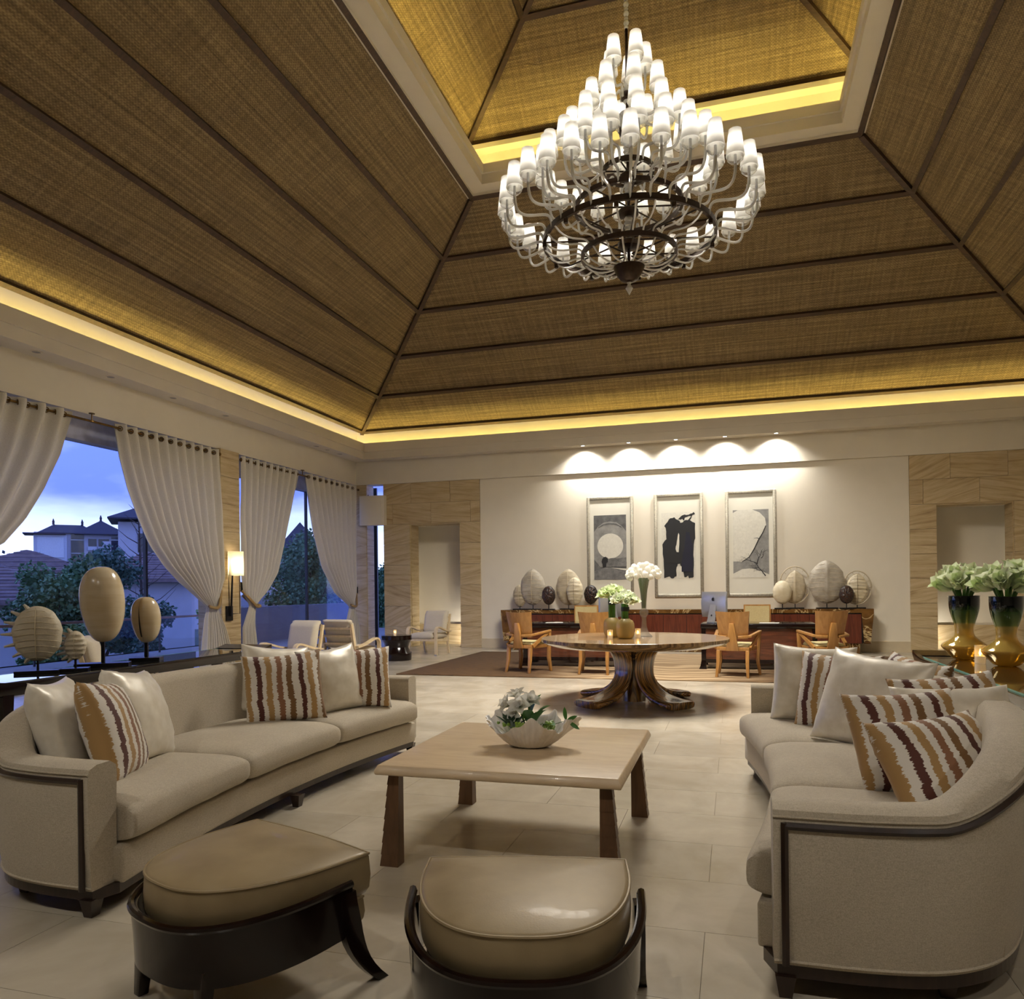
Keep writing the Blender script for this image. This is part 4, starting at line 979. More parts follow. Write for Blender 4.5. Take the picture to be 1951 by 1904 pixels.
# paper and tray on desks
PAPER = basic('paper', srgb(225, 222, 214), .6)
for lb, x, y, r in (('white paper sheet on the left desk', -3.0, 12.85, .2), ('white paper sheet on the right desk', .55, 12.82, -.1)):
    o = MB().box(-.15, .15, -.105, .105, 0, .004).build('paper_sheet', PAPER); o.location = (x, y, .7505); o.rotation_euler = (0, 0, r); tag(o, lb, 'paper')
# ================================================================ PICTURES
FRAME = basic('silver_frame', srgb(172, 166, 150), .4, 40, .22, metal=.45); MATB = basic('mount_board', srgb(226, 222, 206), .8, 4, .02)
INKB = basic('ink_black', (.012, .012, .013), .7); INKN = basic('ink_navy', srgb(18, 18, 42), .7)
def tone(name, a, b, sc=6): 
    t = NT(name); f = t.noise(t.tc(), sc, 6, .7); t.set(col=t.ramp(f, [(.3, a), (.7, b)]), rough=.8); return t.m
G1, G2, G3, MOON = tone('wash_dark', srgb(70, 70, 70), srgb(118, 117, 114)), tone('wash_mid', srgb(120, 119, 116), srgb(160, 158, 152)), tone('wash_hill', srgb(82, 82, 82), srgb(140, 138, 134), 9), tone('paper_light', srgb(208, 204, 190), srgb(226, 222, 208), 20)
def picture(label, xa, xb):
    za, zb = 1.125, 3.34; w, h = xb - xa, zb - za
    t = thing('framed_picture', label, 'picture', ((xa + xb) / 2, Y1 - .005, za), 0, 'framed ink pictures on the white wall')
    fw = .068
    for nm, b in (('frame_side', (-w / 2, -w / 2 + fw, 0, h)), ('frame_side', (w / 2 - fw, w / 2, 0, h)), ('frame_rail', (-w / 2 + fw, w / 2 - fw, 0, fw)), ('frame_rail', (-w / 2 + fw, w / 2 - fw, h - fw, h))):
        MB().box(b[0], b[1], -.042, 0, b[2], b[3]).build(nm, FRAME, t, bevel=.012)
    MB().box(-w / 2 + fw * .8, w / 2 - fw * .8, -.02, -.004, fw * .8, h - fw * .8).build('mount', MATB, t)
    return t
def art(t, polys, yy=-.021):
    for k, (nm, mat, pts) in enumerate(polys):
        y = yy - .0012 * k
        m = MB(); m.add([(x, y, z) for x, z in pts], [tuple(range(len(pts)))]); m.build(nm, mat, t)
def rect(x0, x1, z0, z1): return [(x0, z0), (x1, z0), (x1, z1), (x0, z1)]
def arc(cx, cz, rx, rz, a0=0, a1=360, n=40): return [(cx + rx * math.cos(D(a0 + (a1 - a0) * i / n)), cz + rz * math.sin(D(a0 + (a1 - a0) * i / n))) for i in range(n + (0 if a1 - a0 == 360 else 1))]
A0, A1 = -.355, .355; Z0, Z1 = .40, 1.81     # art window
def S(pts): return [(A0 + (A1 - A0) * u, Z0 + (Z1 - Z0) * v) for u, v in pts]
def jag(pts, amp=.012, n=3, seed=1):
    rr = random.Random(seed); out = []
    for i in range(len(pts)):
        p, q = pts[i], pts[(i + 1) % len(pts)]
        for k in range(n): f = k / n; out.append((p[0] + (q[0] - p[0]) * f + (rr.uniform(-amp, amp) if k else 0), p[1] + (q[1] - p[1]) * f + (rr.uniform(-amp, amp) if k else 0)))
    return out
p1 = picture('framed ink landscape with a pale full moon, leftmost of the three pictures', -3.085, -2.065)
art(p1, [('sky_wash', G1, S([(0, 0), (1, 0), (1, 1), (0, 1)])),
         ('halo_outer', G2, S([(0, .74), (.12, .82), (.3, .885), (.5, .9), (.7, .885), (.88, .82), (1, .74), (1, .2), (0, .2)])),
         ('halo_shadow', G1, S([(.14, .80), (.3, .84), (.5, .853), (.7, .84), (.86, .80), (.86, .81), (.7, .865), (.5, .88), (.3, .865), (.14, .815)])),
         ('moon', MOON, S([(.505 + .4 * math.cos(2 * PI * i / 40), .52 + .195 * math.sin(2 * PI * i / 40)) for i in range(40)])),
         ('far_hill', G3, S(jag([(.3, .27), (.5, .33), (.8, .33), (1, .345), (1, .2), (.3, .2)], .01, 3, 2))),
         ('left_hill', G1, S([(0, .32), (.25, .16), (.25, .1), (0, .1)])),
         ('river', MOON, S([(.5, .185), (.75, .175), (1, .165), (1, .135), (.8, .155)])),
         ('near_hill', G3, S(jag([(0, .13), (.18, .17), (.4, .19), (.6, .175), (.8, .14), (1, .12), (1, 0), (0, 0)], .006, 3, 3))),
         ('tree', INKB, S(jag([(.28, .19), (.26, .25), (.22, .28), (.26, .33), (.33, .35), (.42, .345), (.43, .29), (.38, .25), (.37, .19)], .012, 3, 4)))])
p2 = picture('framed picture with two bold black ink figures, middle of the three', -1.62, -.595)
art(p2, [('sheet', MOON, S([(0, 0), (1, 0), (1, 1), (0, 1)])),
         ('brush_stroke', INKB, S(jag([(.48, .89), (.62, .955), (.8, .96), (.95, 1.0), (.99, .97), (.9, .94), (.84, .88), (.76, .87), (.88, .935), (.7, .92), (.67, .87), (.62, .9)], .01, 3, 5))),
         ('left_figure', INKB, S(jag([(.06, .01), (.05, .3), (.02, .52), (.14, .6), (.16, .75), (.08, .80), (.22, .90), (.38, .93), (.54, .87), (.57, .78), (.5, .72), (.46, .55), (.42, .45), (.52, .38), (.48, .24), (.42, .12), (.43, .03), (.3, .0), (.2, .03)], .012, 3, 6))),
         ('right_figure', INKB, S(jag([(.54, .38), (.5, .55), (.52, .68), (.53, .78), (.66, .87), (.84, .88), (.99, .83), (.99, .6), (.93, .5), (.94, .3), (.93, .02), (.8, .0), (.76, .04), (.66, .02), (.62, .15), (.54, .2), (.5, .27)], .012, 3, 7))),
         ('joined_bodies', INKB, S(jag([(.14, .6), (.12, .78), (.3, .9), (.55, .84), (.8, .88), (.96, .8), (.92, .25), (.5, .22), (.16, .25)], .012, 3, 17))),
         ('navy_robe', INKN, S(jag([(.58, .1), (.6, .3), (.68, .52), (.72, .70), (.82, .7), (.9, .5), (.92, .28), (.9, .1)], .012, 3, 8))),
         ('gap', MOON, S(jag([(.44, .40), (.41, .45), (.45, .56), (.5, .69), (.525, .66), (.52, .52), (.5, .40)], .006, 3, 9))),
         ('foot_gap', MOON, S(jag([(.42, .02), (.46, .14), (.5, .2), (.56, .16), (.6, .02), (.55, .0), (.53, .1), (.48, .1), (.47, .0)], .006, 3, 10)))])
p3 = picture('framed picture of a large pale disc and a leafing branch, rightmost of the three', -.145, .87)
art(p3, [('wash', G2, S([(0, 0), (1, 0), (1, 1), (0, 1)])),
         ('disc', MOON, S([(0, .96), (.14, 1.0), (.55, 1.0), (.75, .955), (.9, .87), (.93, .76), (.84, .65), (.72, .55), (.6, .42), (.45, .30), (.25, .235), (0, .24)])),
         ('shore', MOON, S([(0, .06), (.25, .125), (.5, .135), (.75, .10), (1, .04), (1, 0), (0, 0)])),
         ('contour', INKB, S([(.93, .76), (.84, .65), (.72, .545), (.6, .415), (.45, .295), (.25, .23), (.25, .24), (.44, .305), (.58, .425), (.70, .555), (.82, .655), (.91, .76)]))])
mb = MB(); rr = random.Random(12)
def twig(u, v, a, ln, w, depth):
    x, z = A0 + (A1 - A0) * u, Z0 + (Z1 - Z0) * v
    for k in range(5):
        x2, z2 = x + ln / 5 * math.cos(a), z + ln / 5 * math.sin(a); nx, nz = -math.sin(a) * w, math.cos(a) * w
        mb.add([(x - nx, -.0285, z - nz), (x + nx, -.0285, z + nz), (x2 + nx * .7, -.0285, z2 + nz * .7), (x2 - nx * .7, -.0285, z2 - nz * .7)], [(0, 1, 2, 3)])
        x, z = x2, z2; w *= .8; a += rr.uniform(-.45, .45)
        if depth and k in (1, 2, 3): twig((x - A0) / (A1 - A0), (z - Z0) / (Z1 - Z0), a + rr.choice((-.9, .9)), ln * .5, w * .8, depth - 1)
        if x < A0 + .02 or x > A1 - .02: break
twig(.9, .02, 2.2, .36, .012, 2); twig(.66, .2, 1.3, .32, .009, 2); twig(.68, .2, 2.6, .36, .008, 2); twig(.78, .28, .8, .2, .007, 1); twig(.74, .56, 2.4, .12, .01, 0); twig(.72, .1, .2, .15, .006, 1)
mb.build('branch', INKB, p3)
# ================================================================ CURTAINS
CURT = NT('curtain_linen'); _t = CURT; _f = _t.noise(_t.tc(scale=(1, 1, 1)), 120, 2); _t.set(col=_t.ramp(_f, [(.3, srgb(206, 197, 178)), (.7, srgb(222, 214, 197))]), rough=.85, sheen=.2)
_tl = _t.n('ShaderNodeBsdfTranslucent'); _tl.inputs[0].default_value = (.6, .57, .5, 1); _ms = _t.n('ShaderNodeMixShader'); _ms.inputs[0].default_value = .14; _t.l(_t.b.outputs[0], _ms.inputs[1]); _t.l(_tl.outputs[0], _ms.inputs[2]); _t.l(_ms.outputs[0], _t.o.inputs[0]); CURT = _t.m
ROPE = NT('hemp_rope'); _t = ROPE; _w = _t.n('ShaderNodeTexWave'); _w.inputs['Scale'].default_value = 22; _w.bands_direction = 'DIAGONAL'; _t.l(_t.tc(), _w.inputs['Vector']); _t.set(col=_t.ramp(_w.outputs['Fac'], [(.2, srgb(120, 92, 52)), (.8, srgb(186, 156, 104))]), rough=.8); ROPE = _t.m
XC = -8.60; ZROD = 3.765
def curtain(label, fixed, free, nf, seed, tie_z, tie_y, hook_y):
    """fixed / free: tables (z, y) from the top down"""
    t = thing('curtain', label, 'curtain', (XC, fixed[0][1], 0), 0, 'cream curtains tied back at the windows')
    fx = sorted((z, y - fixed[0][1]) for z, y in fixed); fr = sorted((z, y - fixed[0][1]) for z, y in free)
    NU, NV = nf * 10, 56; vs = []; fs = []; rr = random.Random(seed); phs = [rr.uniform(-.9, .9) for _ in range(nf + 2)]
    ztop = ZROD + .055
    for j in range(NV + 1):
        z = ztop * (1 - j / NV) + .01
        a, b = interp(fx, z), interp(fr, z)
        w = abs(b - a)
        near = math.exp(-((z - tie_z) / .35) ** 2)
        amp = (.062 * (1 - .45 * near)) * min(1, .5 + w * .5)
        for i in range(NU + 1):
            u = i / NU; k = u * nf; ph = lerp(phs[int(k)], phs[int(k) + 1], k % 1)
            dpt = .0 + amp * math.sin(2 * PI * k + ph * min(1, (ztop - z) * .6)) + .012 * mnoise.noise(Vector((u * 9, z * 1.3, seed)))
            bulge = .05 * math.sin(PI * u) * near
            y = lerp(a, b, u) + .012 * mnoise.noise(Vector((u * 6, z * 2, seed + 5)))
            vs.append((dpt + bulge, y, z))
    for j in range(NV):
        for i in range(NU): q = j * (NU + 1) + i; fs.append((q, q + 1, q + NU + 2, q + NU + 1))
    m = MB(); m.v = vs; m.f = fs; o = m.build('drape', CURT, t, True, 180)
    sgn = 1 if fr[-1][1] > fx[-1][1] else -1
    for k in range(nf):   # grommets where the folds pass the rod
        for half in (.0, .5):
            u = (k + half + .02) / nf; y = lerp(fx[-1][1], fr[-1][1], u)
            if u > 1: continue
            g = MB().tube([(.033 * math.cos(2 * PI * i / 12), 0, .033 * math.sin(2 * PI * i / 12)) for i in range(13)], .007, 6).build('grommet', BRASS, t, True); g.location = (0, y, ZROD); g.rotation_euler = (0, 0, .5 * (1 if half else -1))
    # rope tie-back
    ya, yb = interp(fx, tie_z), interp(fr, tie_z); c0 = (ya + yb) / 2; r0 = abs(yb - ya) / 2 + .015
    hy = hook_y - fixed[0][1]
    pts = [(-.05, hy, tie_z + .30), (.03, lerp(hy, c0, .4), tie_z + .16), (.10, lerp(c0, hy, .25), tie_z + .03), (.12, c0, tie_z - .02), (.09, c0 - (hy - c0) / max(.01, abs(hy - c0)) * r0, tie_z - .0), (-.03, c0, tie_z + .05), (-.09, lerp(c0, hy, .6), tie_z + .2)]
    MB().tube(smooth_path(pts, 5), .027, 8).build('tieback_rope', ROPE, t, True)
    MB().box(-.07, -.02, hy - .03, hy + .03, tie_z + .28, tie_z + .44).build('tieback_hook', BLACKM, t)
    return t
curtain('cream curtain at the far left picture edge, swept to the left', [(3.77, 4.35), (1.9, 4.32), (1.25, 4.35), (1.1, 4.45), (.6, 4.25), (0, 4.2)], [(3.77, 8.19), (3.22, 8.0), (2.735, 7.75), (2.30, 7.47), (1.98, 7.17), (1.6, 6.4), (1.3, 5.4), (1.1, 4.75), (.8, 4.8), (0, 5.0)], 14, 1, 1.12, 4.6, 4.25)
curtain('wide cream curtain tied to the lamp pier, right side of the big window', [(3.76, 11.22), (2.53, 11.28), (1.61, 11.31), (1.34, 11.2), (1.11, 11.12), (.7, 11.36), (0, 11.6)], [(3.76, 8.93), (3.35, 9.02), (2.91, 9.18), (2.5, 9.38), (2.08, 9.64), (1.76, 9.95), (1.52, 10.26), (1.27, 10.63), (1.09, 10.89), (.9, 10.84), (0, 10.72)], 11, 2, 1.10, 11.0, 11.34)
curtain('cream curtain on the left of the narrow far window, tied to the lamp pier', [(3.75, 11.86), (2.58, 11.86), (1.62, 11.87), (1.33, 11.91), (1.09, 12.07), (.7, 11.87), (0, 11.86)], [(3.78, 13.79), (3.25, 13.59), (2.37, 13.28), (1.73, 13.0), (1.37, 12.64), (1.09, 12.24), (.74, 12.2), (0, 12.34)], 9, 3, 1.09, 12.15, 11.88)
curtain('cream curtain beside the room corner, right of the narrow far window', [(3.75, 16.2), (2.3, 16.17), (1.3, 16.17), (1.0, 16.05), (.5, 16.28), (0, 16.34)], [(3.74, 14.03), (3.2, 14.18), (2.55, 14.38), (1.88, 14.69), (1.3, 15.24), (.98, 15.88), (.69, 15.76), (0, 15.7)], 9, 4, 1.0, 15.96, 16.3)
for lb, ya, yb, br in (('brass curtain rod above the big window', 4.3, 11.27, (5.6, 8.52)), ('brass curtain rod above the narrow far window', 11.86, 16.36, (13.92,))):
    t = thing('curtain_rod', lb, 'curtain rod', (XC, ya, ZROD), 0, 'brass curtain rods')
    MB().tube([(0, 0, 0), (0, yb - ya, 0)], .016, 10).build('rod', BRASS, t, True)
    for y in br: MB().tube([(0, y - ya, 0), (0, y - ya, .105)], .009, 8).lathe([(.04, .103), (.04, .115)], 12, (0, y - ya, 0)).lathe([(.024, -.012), (.024, .012)], 10, (0, y - ya, 0)).build('bracket', BRASS, t)
    for y in (0, yb - ya): MB().sphere((0, y, 0), .028, 10, 8).build('finial', BRASS, t, True)
# ================================================================ WALL LAMP, BOX
SCSH = NT('sconce_shade'); _t = SCSH; _t.set(col=(.85, .8, .68), rough=.6); _tl = _t.n('ShaderNodeBsdfTranslucent'); _tl.inputs[0].default_value = (.95, .85, .62, 1); _ms = _t.n('ShaderNodeMixShader'); _ms.inputs[0].default_value = .6; _t.l(_t.b.outputs[0], _ms.inputs[1]); _t.l(_tl.outputs[0], _ms.inputs[2]); _t.l(_ms.outputs[0], _t.o.inputs[0]); SCSH = _t.m
sc_ = thing('wall_lamp', 'lit wall lamp with cream shade on a slim black stem on the stone pier', 'wall lamp', (-8.605, 11.55, 0))
MB().box(0, .03, -.17, .0, .84, 1.10).build('back_plate', BLACKM, sc_)
MB().tube([(.05, -.085, .92), (.07, -.085, 1.3), (.10, -.085, 1.80), (.10, -.085, 1.86)], [.02, .019, .012, .010], 8).build('stem', BLACKM, sc_, True)
MB().tube([(.03, .0, .96), (.10, .10, .96), (.10, .10, 1.66)], .007, 6).tube([(.06, -.13, 1.02), (.06, -.15, 1.66)], .005, 6).build('wire_frame', BLACKM, sc_)
MB().loft([[(.10 + .115 * math.cos(a), -.0 + .16 * math.sin(a), z) for a in [2 * PI * i / 24 for i in range(24)]] for z in (1.64, 2.07)], True, False).build('lamp_shade', SCSH, sc_, True)
MB().sphere((.10, 0, 1.82), .035, 10, 8).build('bulb', emitter('sconce_bulb', (1, .84, .55), 130), sc_, True)
MB().tube([(0, 0, 1.70), (.10, 0, 1.70), (.10, 0, 1.79)], .008, 6).build('socket', BLACKM, sc_)
bx = thing('wall_box', 'cream square box hung high between the corner pier and the stone portal', 'wall box', (-8.24, 16.36, 2.9))
MB().box(-.31, .25, -.05, .14, 0, .70).build('box_body', CEILW, bx, bevel=.004); MB().box(.25, .325, -.03, .12, 0, .70).build('side_panel', WHITE, bx)
MB().lathe([(.012, .70), (.012, .73)], 8, (-.1, .0, 0)).build('knob', BRASS, bx)
# ================================================================ CONSOLE TABLES WITH UPTURNED ENDS
CGL = NT('console_glass'); CGL.set(col=(.02, .022, .024), rough=.03, spec=.9, coat=1.0, coat_rough=.0); CGL = CGL.m
GEDGE = basic('glass_edge_green', srgb(120, 190, 170), .1)
def console(label, xa, xb, ya, yb, z=.75):
    t = thing('console_table', label, 'console table', ((xa + xb) / 2, (ya + yb) / 2, 0), 0, 'dark lacquered console tables')
    hw, hl = (xb - xa) / 2, (yb - ya) / 2
    def zt(v): return z - .008 + .045 * max(0, (abs(v) / hl - .80) / .20) ** 1.7
    N = 40
    for sd in (-1, 1):
        rs = []
        for i in range(N + 1):
            v = -hl + 2 * hl * i / N; zz = zt(v); x0, x1 = sd * hw, sd * (hw - .035)
            dpth = .075 + .03 * max(0, (abs(v) / hl - .75) / .25)
            rs.append([(x0, v, zz), (x1, v, zz), (x1, v, zz - dpth), (sd * (hw - .02), v, zz - dpth), (x0, v, zz - dpth * .35)])
        MB().loft(rs).build('side_rail', DARKW, t, True, 40)
    for sd in (-1, 1):
        v0, v1 = sd * hl, sd * (hl - .16)
        MB().hexa([(-hw + .035, min(v0, v1), z - .10), (hw - .035, min(v0, v1), z - .10), (hw - .035, max(v0, v1), z - .10), (-hw + .035, max(v0, v1), z - .10)], [(-hw + .035, min(v0, v1), zt(min(v0, v1)) - .001), (hw - .035, min(v0, v1), zt(min(v0, v1)) - .001), (hw - .035, max(v0, v1), zt(max(v0, v1)) - .001), (-hw + .035, max(v0, v1), zt(max(v0, v1)) - .001)]).build('end_rail', DARKW, t)
    g = MB().box(-hw + .035, hw - .035, -hl + .16, hl - .16, z - .02, z).build('glass_top', CGL, t)
    MB().box(-hw + .034, -hw + .0365, -hl + .16, hl - .16, z - .014, z + .001).build('glass_edge', GEDGE, g)
    for sx in (-1, 1):
        for sy in (-1, 1):
            x, y = sx * (hw - .06), sy * (hl - .22)
            q = lambda e, zz: [(x - e, y - e, zz), (x + e, y - e, zz), (x + e, y + e, zz), (x - e, y + e, zz)]
            MB().loft([q(.028, 0), q(.034, .4), q(.042, z - .08)]).build('leg', DARKW, t)
    MB().box(-hw + .08, hw - .08, -hl + .3, hl - .3, .18, .205).build('lower_shelf', DARKW, t)
    return t
console('long dark console table by the big window carrying the big pale shells', -5.30, -4.72, 3.75, 7.0)
console('dark glass-topped console table behind the right sofa', 1.46, 2.06, 3.9, 7.15)
# ---- vases on the right console
def m_vase():
    t = NT('green_amber_glass'); sz = t.n('ShaderNodeSeparateXYZ'); t.l(t.tc(), sz.inputs[0]); n_ = t.math('MULTIPLY_ADD', t.noise(t.tc(), 5, 2), .03, -.015)
    c = t.ramp(t.math('ADD', t.math('MULTIPLY', sz.outputs['Z'], 1 / .52), n_), [(.0, srgb(230, 196, 96)), (.53, srgb(236, 208, 120)), (.56, srgb(140, 160, 84)), (.74, srgb(80, 116, 60)), (.82, srgb(12, 24, 28)), (1, srgb(6, 11, 20))])
    tr = t.n('ShaderNodeBsdfTransparent'); t.l(c, tr.inputs[0]); t.set(col=c, rough=.06, coat=.8, spec=.8, metal=.25)
    ms = t.n('ShaderNodeMixShader'); ms.inputs[0].default_value = .55; t.l(tr.outputs[0], ms.inputs[1]); t.l(t.b.outputs[0], ms.inputs[2]); t.l(ms.outputs[0], t.o.inputs[0]); return t.m
VASEM = m_vase()
def big_vase(lb1, lb2, x, y, s_, seed):
    t = thing('glass_vase', lb1, 'vase', (x, y, .751), 0, 'dark green and amber glass vases'); 
    pr = [(.055, 0), (.085, .012), (.125, .055), (.162, .10), (.15, .122), (.10, .16), (.072, .19), (.066, .23), (.072, .28), (.09, .34), (.104, .40), (.108, .46), (.107, .50)]
    pr = [(r * s_, z * s_) for r, z in pr]; pth = smooth_path([(r, z, 0) for r, z in pr], 3)
    MB().lathe([(.001, 0)] + [(p.x, p.y) for p in pth], 40, cap=False).build('glass_body', VASEM, t, True, 80)
    MB().lathe([(.104 * s_, .497 * s_), (.109 * s_, .502 * s_), (.111 * s_, .498 * s_)], 32, cap=False).build('rim', BLK, t, True)
    b = thing('bouquet', lb2, 'flowers', (x, y, .751), 0, 'amaryllis bouquets on the right console')
    for k in range(7): 
        a = 2 * PI * k / 7; MB().tube([(.03 * math.cos(a), .03 * math.sin(a), .24 * s_), (.05 * math.cos(a), .05 * math.sin(a), .5 * s_), (.08 * math.cos(a), .08 * math.sin(a), .57 * s_)], .013, 6).build('stem', STEMG, b, True)
    rr = random.Random(seed); PG = bpy.data.materials.get('petal_cool_green') or petal('petal_cool_green', srgb(218, 234, 182), srgb(242, 247, 222))
    for k in range(11):
        a = 2.4 * k; e = math.sqrt((k + .3) / 11) * 1.2; d = Vector((math.sin(e) * math.cos(a), math.sin(e) * math.sin(a), math.cos(e)))
        c = Vector((0, 0, .55 * s_)) + Vector((d.x * .085, d.y * .085, d.z * .06 - .02))
        bloom(b, c, d, .185 * rr.uniform(.9, 1.1), PG, 6, .34, 'bloom', seed * 50 + k)
big_vase('waisted green and amber glass vase at the far end of the right console', 'pale green amaryllis bunch in the farther vase on the right console', 1.745, 6.72, 1.0, 21)
big_vase('waisted green and amber glass vase nearer the picture edge on the right console', 'pale green amaryllis bunch in the nearer vase on the right console', 1.885, 6.22, 1.0, 22)
candle('lit candle in frosted glass between the two vases on the right console', (1.765, 6.40, .751), .038, .135)
# ================================================================ SHELLS ON STANDS
def m_shell(name, a, b, sc=4, rough=.55, dark=None):
    t = NT(name); v = t.tc(); f = t.noise(v, sc, 5, .6); g = t.noise(t.tc(scale=(1, 1, 6)), 5, 4)
    c = t.ramp(f, [(.3, a), (.7, b)]); c = t.mix(t.ramp(g, [(.55, (0, 0, 0)), (.75, (.5, .5, .5))]), c, dark or tuple(x * .6 for x in a)); t.set(col=c, rough=rough); t.bump(t.noise(v, 30, 4), .25, .01); return t.m
SH_BONE = m_shell('shell_bone', srgb(176, 160, 130), srgb(208, 196, 170)); SH_GREY = m_shell('shell_greywash', srgb(150, 138, 118), srgb(198, 190, 174)); SH_DARK = m_shell('shell_dark', srgb(34, 28, 26), srgb(58, 46, 40), 12, .4, srgb(80, 44, 26)); SH_CREAM = m_shell('shell_cream', srgb(206, 190, 154), srgb(228, 218, 192), 4, .4, srgb(176, 150, 110)); SH_RIB = m_shell('shell_ribline', srgb(120, 104, 80), srgb(150, 134, 106))
def carapace(label, loc, w, h, point, mat, style, dome=.12, rz=0, group='shells on the credenza', lift=.13, seed=0, spikes=0, base_w=.2):
    """shell seen from its domed side (local -Y), standing on a rod"""
    t = thing('shell_ornament', label, 'shell ornament', loc, rz, group); rr = random.Random(seed)
    MB().box(-base_w, base_w, -.06, .06, 0, .022).build('base_plate', BLACKM, t); MB().tube([(0, 0, .02), (0, 0, lift + h * .25)], .009, 6).build('rod', BLACKM, t)
    NA, NR = 56, 9
    def rim(a):
        ca, sa = math.cos(a), math.sin(a)
        if sa > 0: x = ca * (1 - point * abs(sa) ** 1.5 * .35); z = sa * (1 + 0 * point)
        else: x = ca; z = sa
        if point and sa > 0: x = ca * (abs(ca) ** (point * .35)) 
        k = 1 + .02 * math.sin(9 * a + seed) + .012 * math.sin(17 * a)
        return x * k * w / 2, z * (h / 2)
    rings = []
    for i in range(NR + 1):
        f = 1 - i / NR; ff = max(f, .02); ring = []
        for j in range(NA):
            a = 2 * PI * j / NA; x, z = rim(a); x *= ff; z *= ff
            y = -dome * math.sqrt(max(0, 1 - ff ** 2.2))
            if style == 'scute': y -= .010 * abs(math.sin(a * 4 + .4)) * (1 if .3 < ff < .95 else .3)
            if style == 'rib': y -= .008 * math.sin(z / h * 38)
            if style == 'keel': y -= .02 * math.exp(-(x / (.07 * w)) ** 2) + .006 * math.sin(z / h * 30) * (abs(x) / w)
            ring.append((x, y, z + lift + h / 2))
        rings.append(ring)
    back = [(x, y * .0 + .012, z) for x, y, z in rings[0]]
    o = MB().loft([[(x * .9, .0, (z - lift - h / 2) * .9 + lift + h / 2) for x, y, z in rings[0]]] + rings).build('shell', mat, t, True, 70)
    if style in ('rib', 'keel', 'line'):
        m = MB()
        for k in range(-4, 5):
            z = k / 9.5 * h; pts = []
            for i in range(13):
                u = -1 + i / 6; lim = math.sqrt(max(.02, 1 - (2 * z / h) ** 2)) * (1 - point * .3 * max(0, 2 * z / h)); x = u * w / 2 * lim * .93
                ff = min(.985, math.hypot(2 * x / w, 2 * z / h)); pts.append((x, -dome * math.sqrt(max(0, 1 - ff ** 2.2)) - .006, z - .02 * u * u + lift + h / 2))
            m.tube(pts, .0026 * min(1.2, w / .45), 5)
        m.tube([(0, -dome * math.sqrt(max(0, 1 - abs(2 * z / h) ** 2.2)) - .012, z + lift + h / 2) for z in [lerp(-.46, .46, i / 14) * h for i in range(15)]], .0045 * min(1.2, w / .45), 5)
        m.build('rib_lines', SH_CREAM if mat is not SH_CREAM else SH_RIB, o, True)
    if style == 'scute':
        m = MB()
        for cx, cz, q in [(0, k * .2, .13) for k in (-1.6, -.55, .55, 1.6)] + [(s_ * .26, k * .2, .11) for s_ in (-1, 1) for k in (-1, 0, 1)]:
            pts = []
            for i in range(7):
                a = 2 * PI * i / 6 + .5; x, z = (cx + q * math.cos(a)) * w, (cz + q * .8 * math.sin(a)) * h; ff = min(.98, math.hypot(2 * x / w, 2 * z / h)); pts.append((x, -dome * math.sqrt(max(0, 1 - ff ** 2.2)) - .008, z + lift + h / 2))
            m.tube(pts, .005, 4)
        m.build('scute_lines', basic('scute_brown', srgb(92, 56, 32), .5) if not bpy.data.materials.get('scute_brown') else bpy.data.materials['scute_brown'], o)
    for k in range(spikes):
        a = PI * (.62 + .76 * k / max(1, spikes - 1)); x, z = rim(a); d = Vector((x / w * 2, 0, z / h * 2)).normalized()
        MB().tube([(x * .96, 0, z * .96 + lift + h / 2), (x + d.x * .07, -.0, z + d.z * .03 + lift + h / 2)], [.018, .008], 6).build('rib_tip', mat, o, True)
    return t
CT = .88
def hoop(t, w, h, lift, mat):   # open rim of a turtle carapace
    n = 40; MB().tube([(w / 2 * math.cos(2 * PI * i / n), .0, h / 2 * math.sin(2 * PI * i / n) + lift + h / 2) for i in range(n + 1)], .014, 6).build('rim_hoop', mat, t, True)
    for i in range(0, n, 3): a = 2 * PI * i / n; MB().tube([(w / 2 * math.cos(a), 0, h / 2 * math.sin(a) + lift + h / 2), (w * .40 * math.cos(a), -.02, h * .42 * math.sin(a) + lift + h / 2)], .006, 5).build('rim_strut', mat, t)
carapace('small bone shell at the left end of the credenza', (-4.56, 16.19, CT), .31, .50, 0, SH_BONE, 'rib', .11, seed=1, lift=.06, base_w=.15)
carapace('big pointed grey shell second from the left on the credenza', (-4.24, 16.12, CT), .56, .80, 1, SH_GREY, 'line', .13, seed=2, lift=.10, base_w=.17)
carapace('brown tortoise shell between the two pointed shells on the credenza', (-3.86, 16.02, CT), .30, .41, 0, SH_DARK, 'scute', .10, seed=3, lift=.11, base_w=.13)
carapace('tall pointed pale shell behind the cream oval one on the credenza', (-3.46, 16.22, CT), .55, .80, 1, SH_BONE, 'line', .10, seed=4, lift=.09, base_w=.19)
carapace('cream oval ribbed shell beside the first picture on the credenza', (-3.28, 16.02, CT), .36, .60, 0, SH_CREAM, 'rib', .12, seed=5, lift=.10, base_w=.10)
carapace('nearly black tortoise shell below the first picture on the credenza', (-2.94, 16.08, CT), .30, .41, 0, m_shell('shell_black', srgb(16, 14, 14), srgb(34, 30, 28), 12, .4, srgb(56, 34, 22)), 'scute', .10, seed=6, lift=.12, base_w=.13)
carapace('smooth pale round shell below the third picture on the credenza', (.94, 16.02, CT), .36, .47, 0, SH_CREAM, 'plain', .13, seed=7, lift=.10, base_w=.15)
t = carapace('bone shell with an open rim behind the smooth round one on the credenza', (1.19, 16.20, CT), .42, .66, .8, SH_BONE, 'keel', .10, seed=8, lift=.11, base_w=.17); hoop(t, .58, .74, .11, SH_BONE)
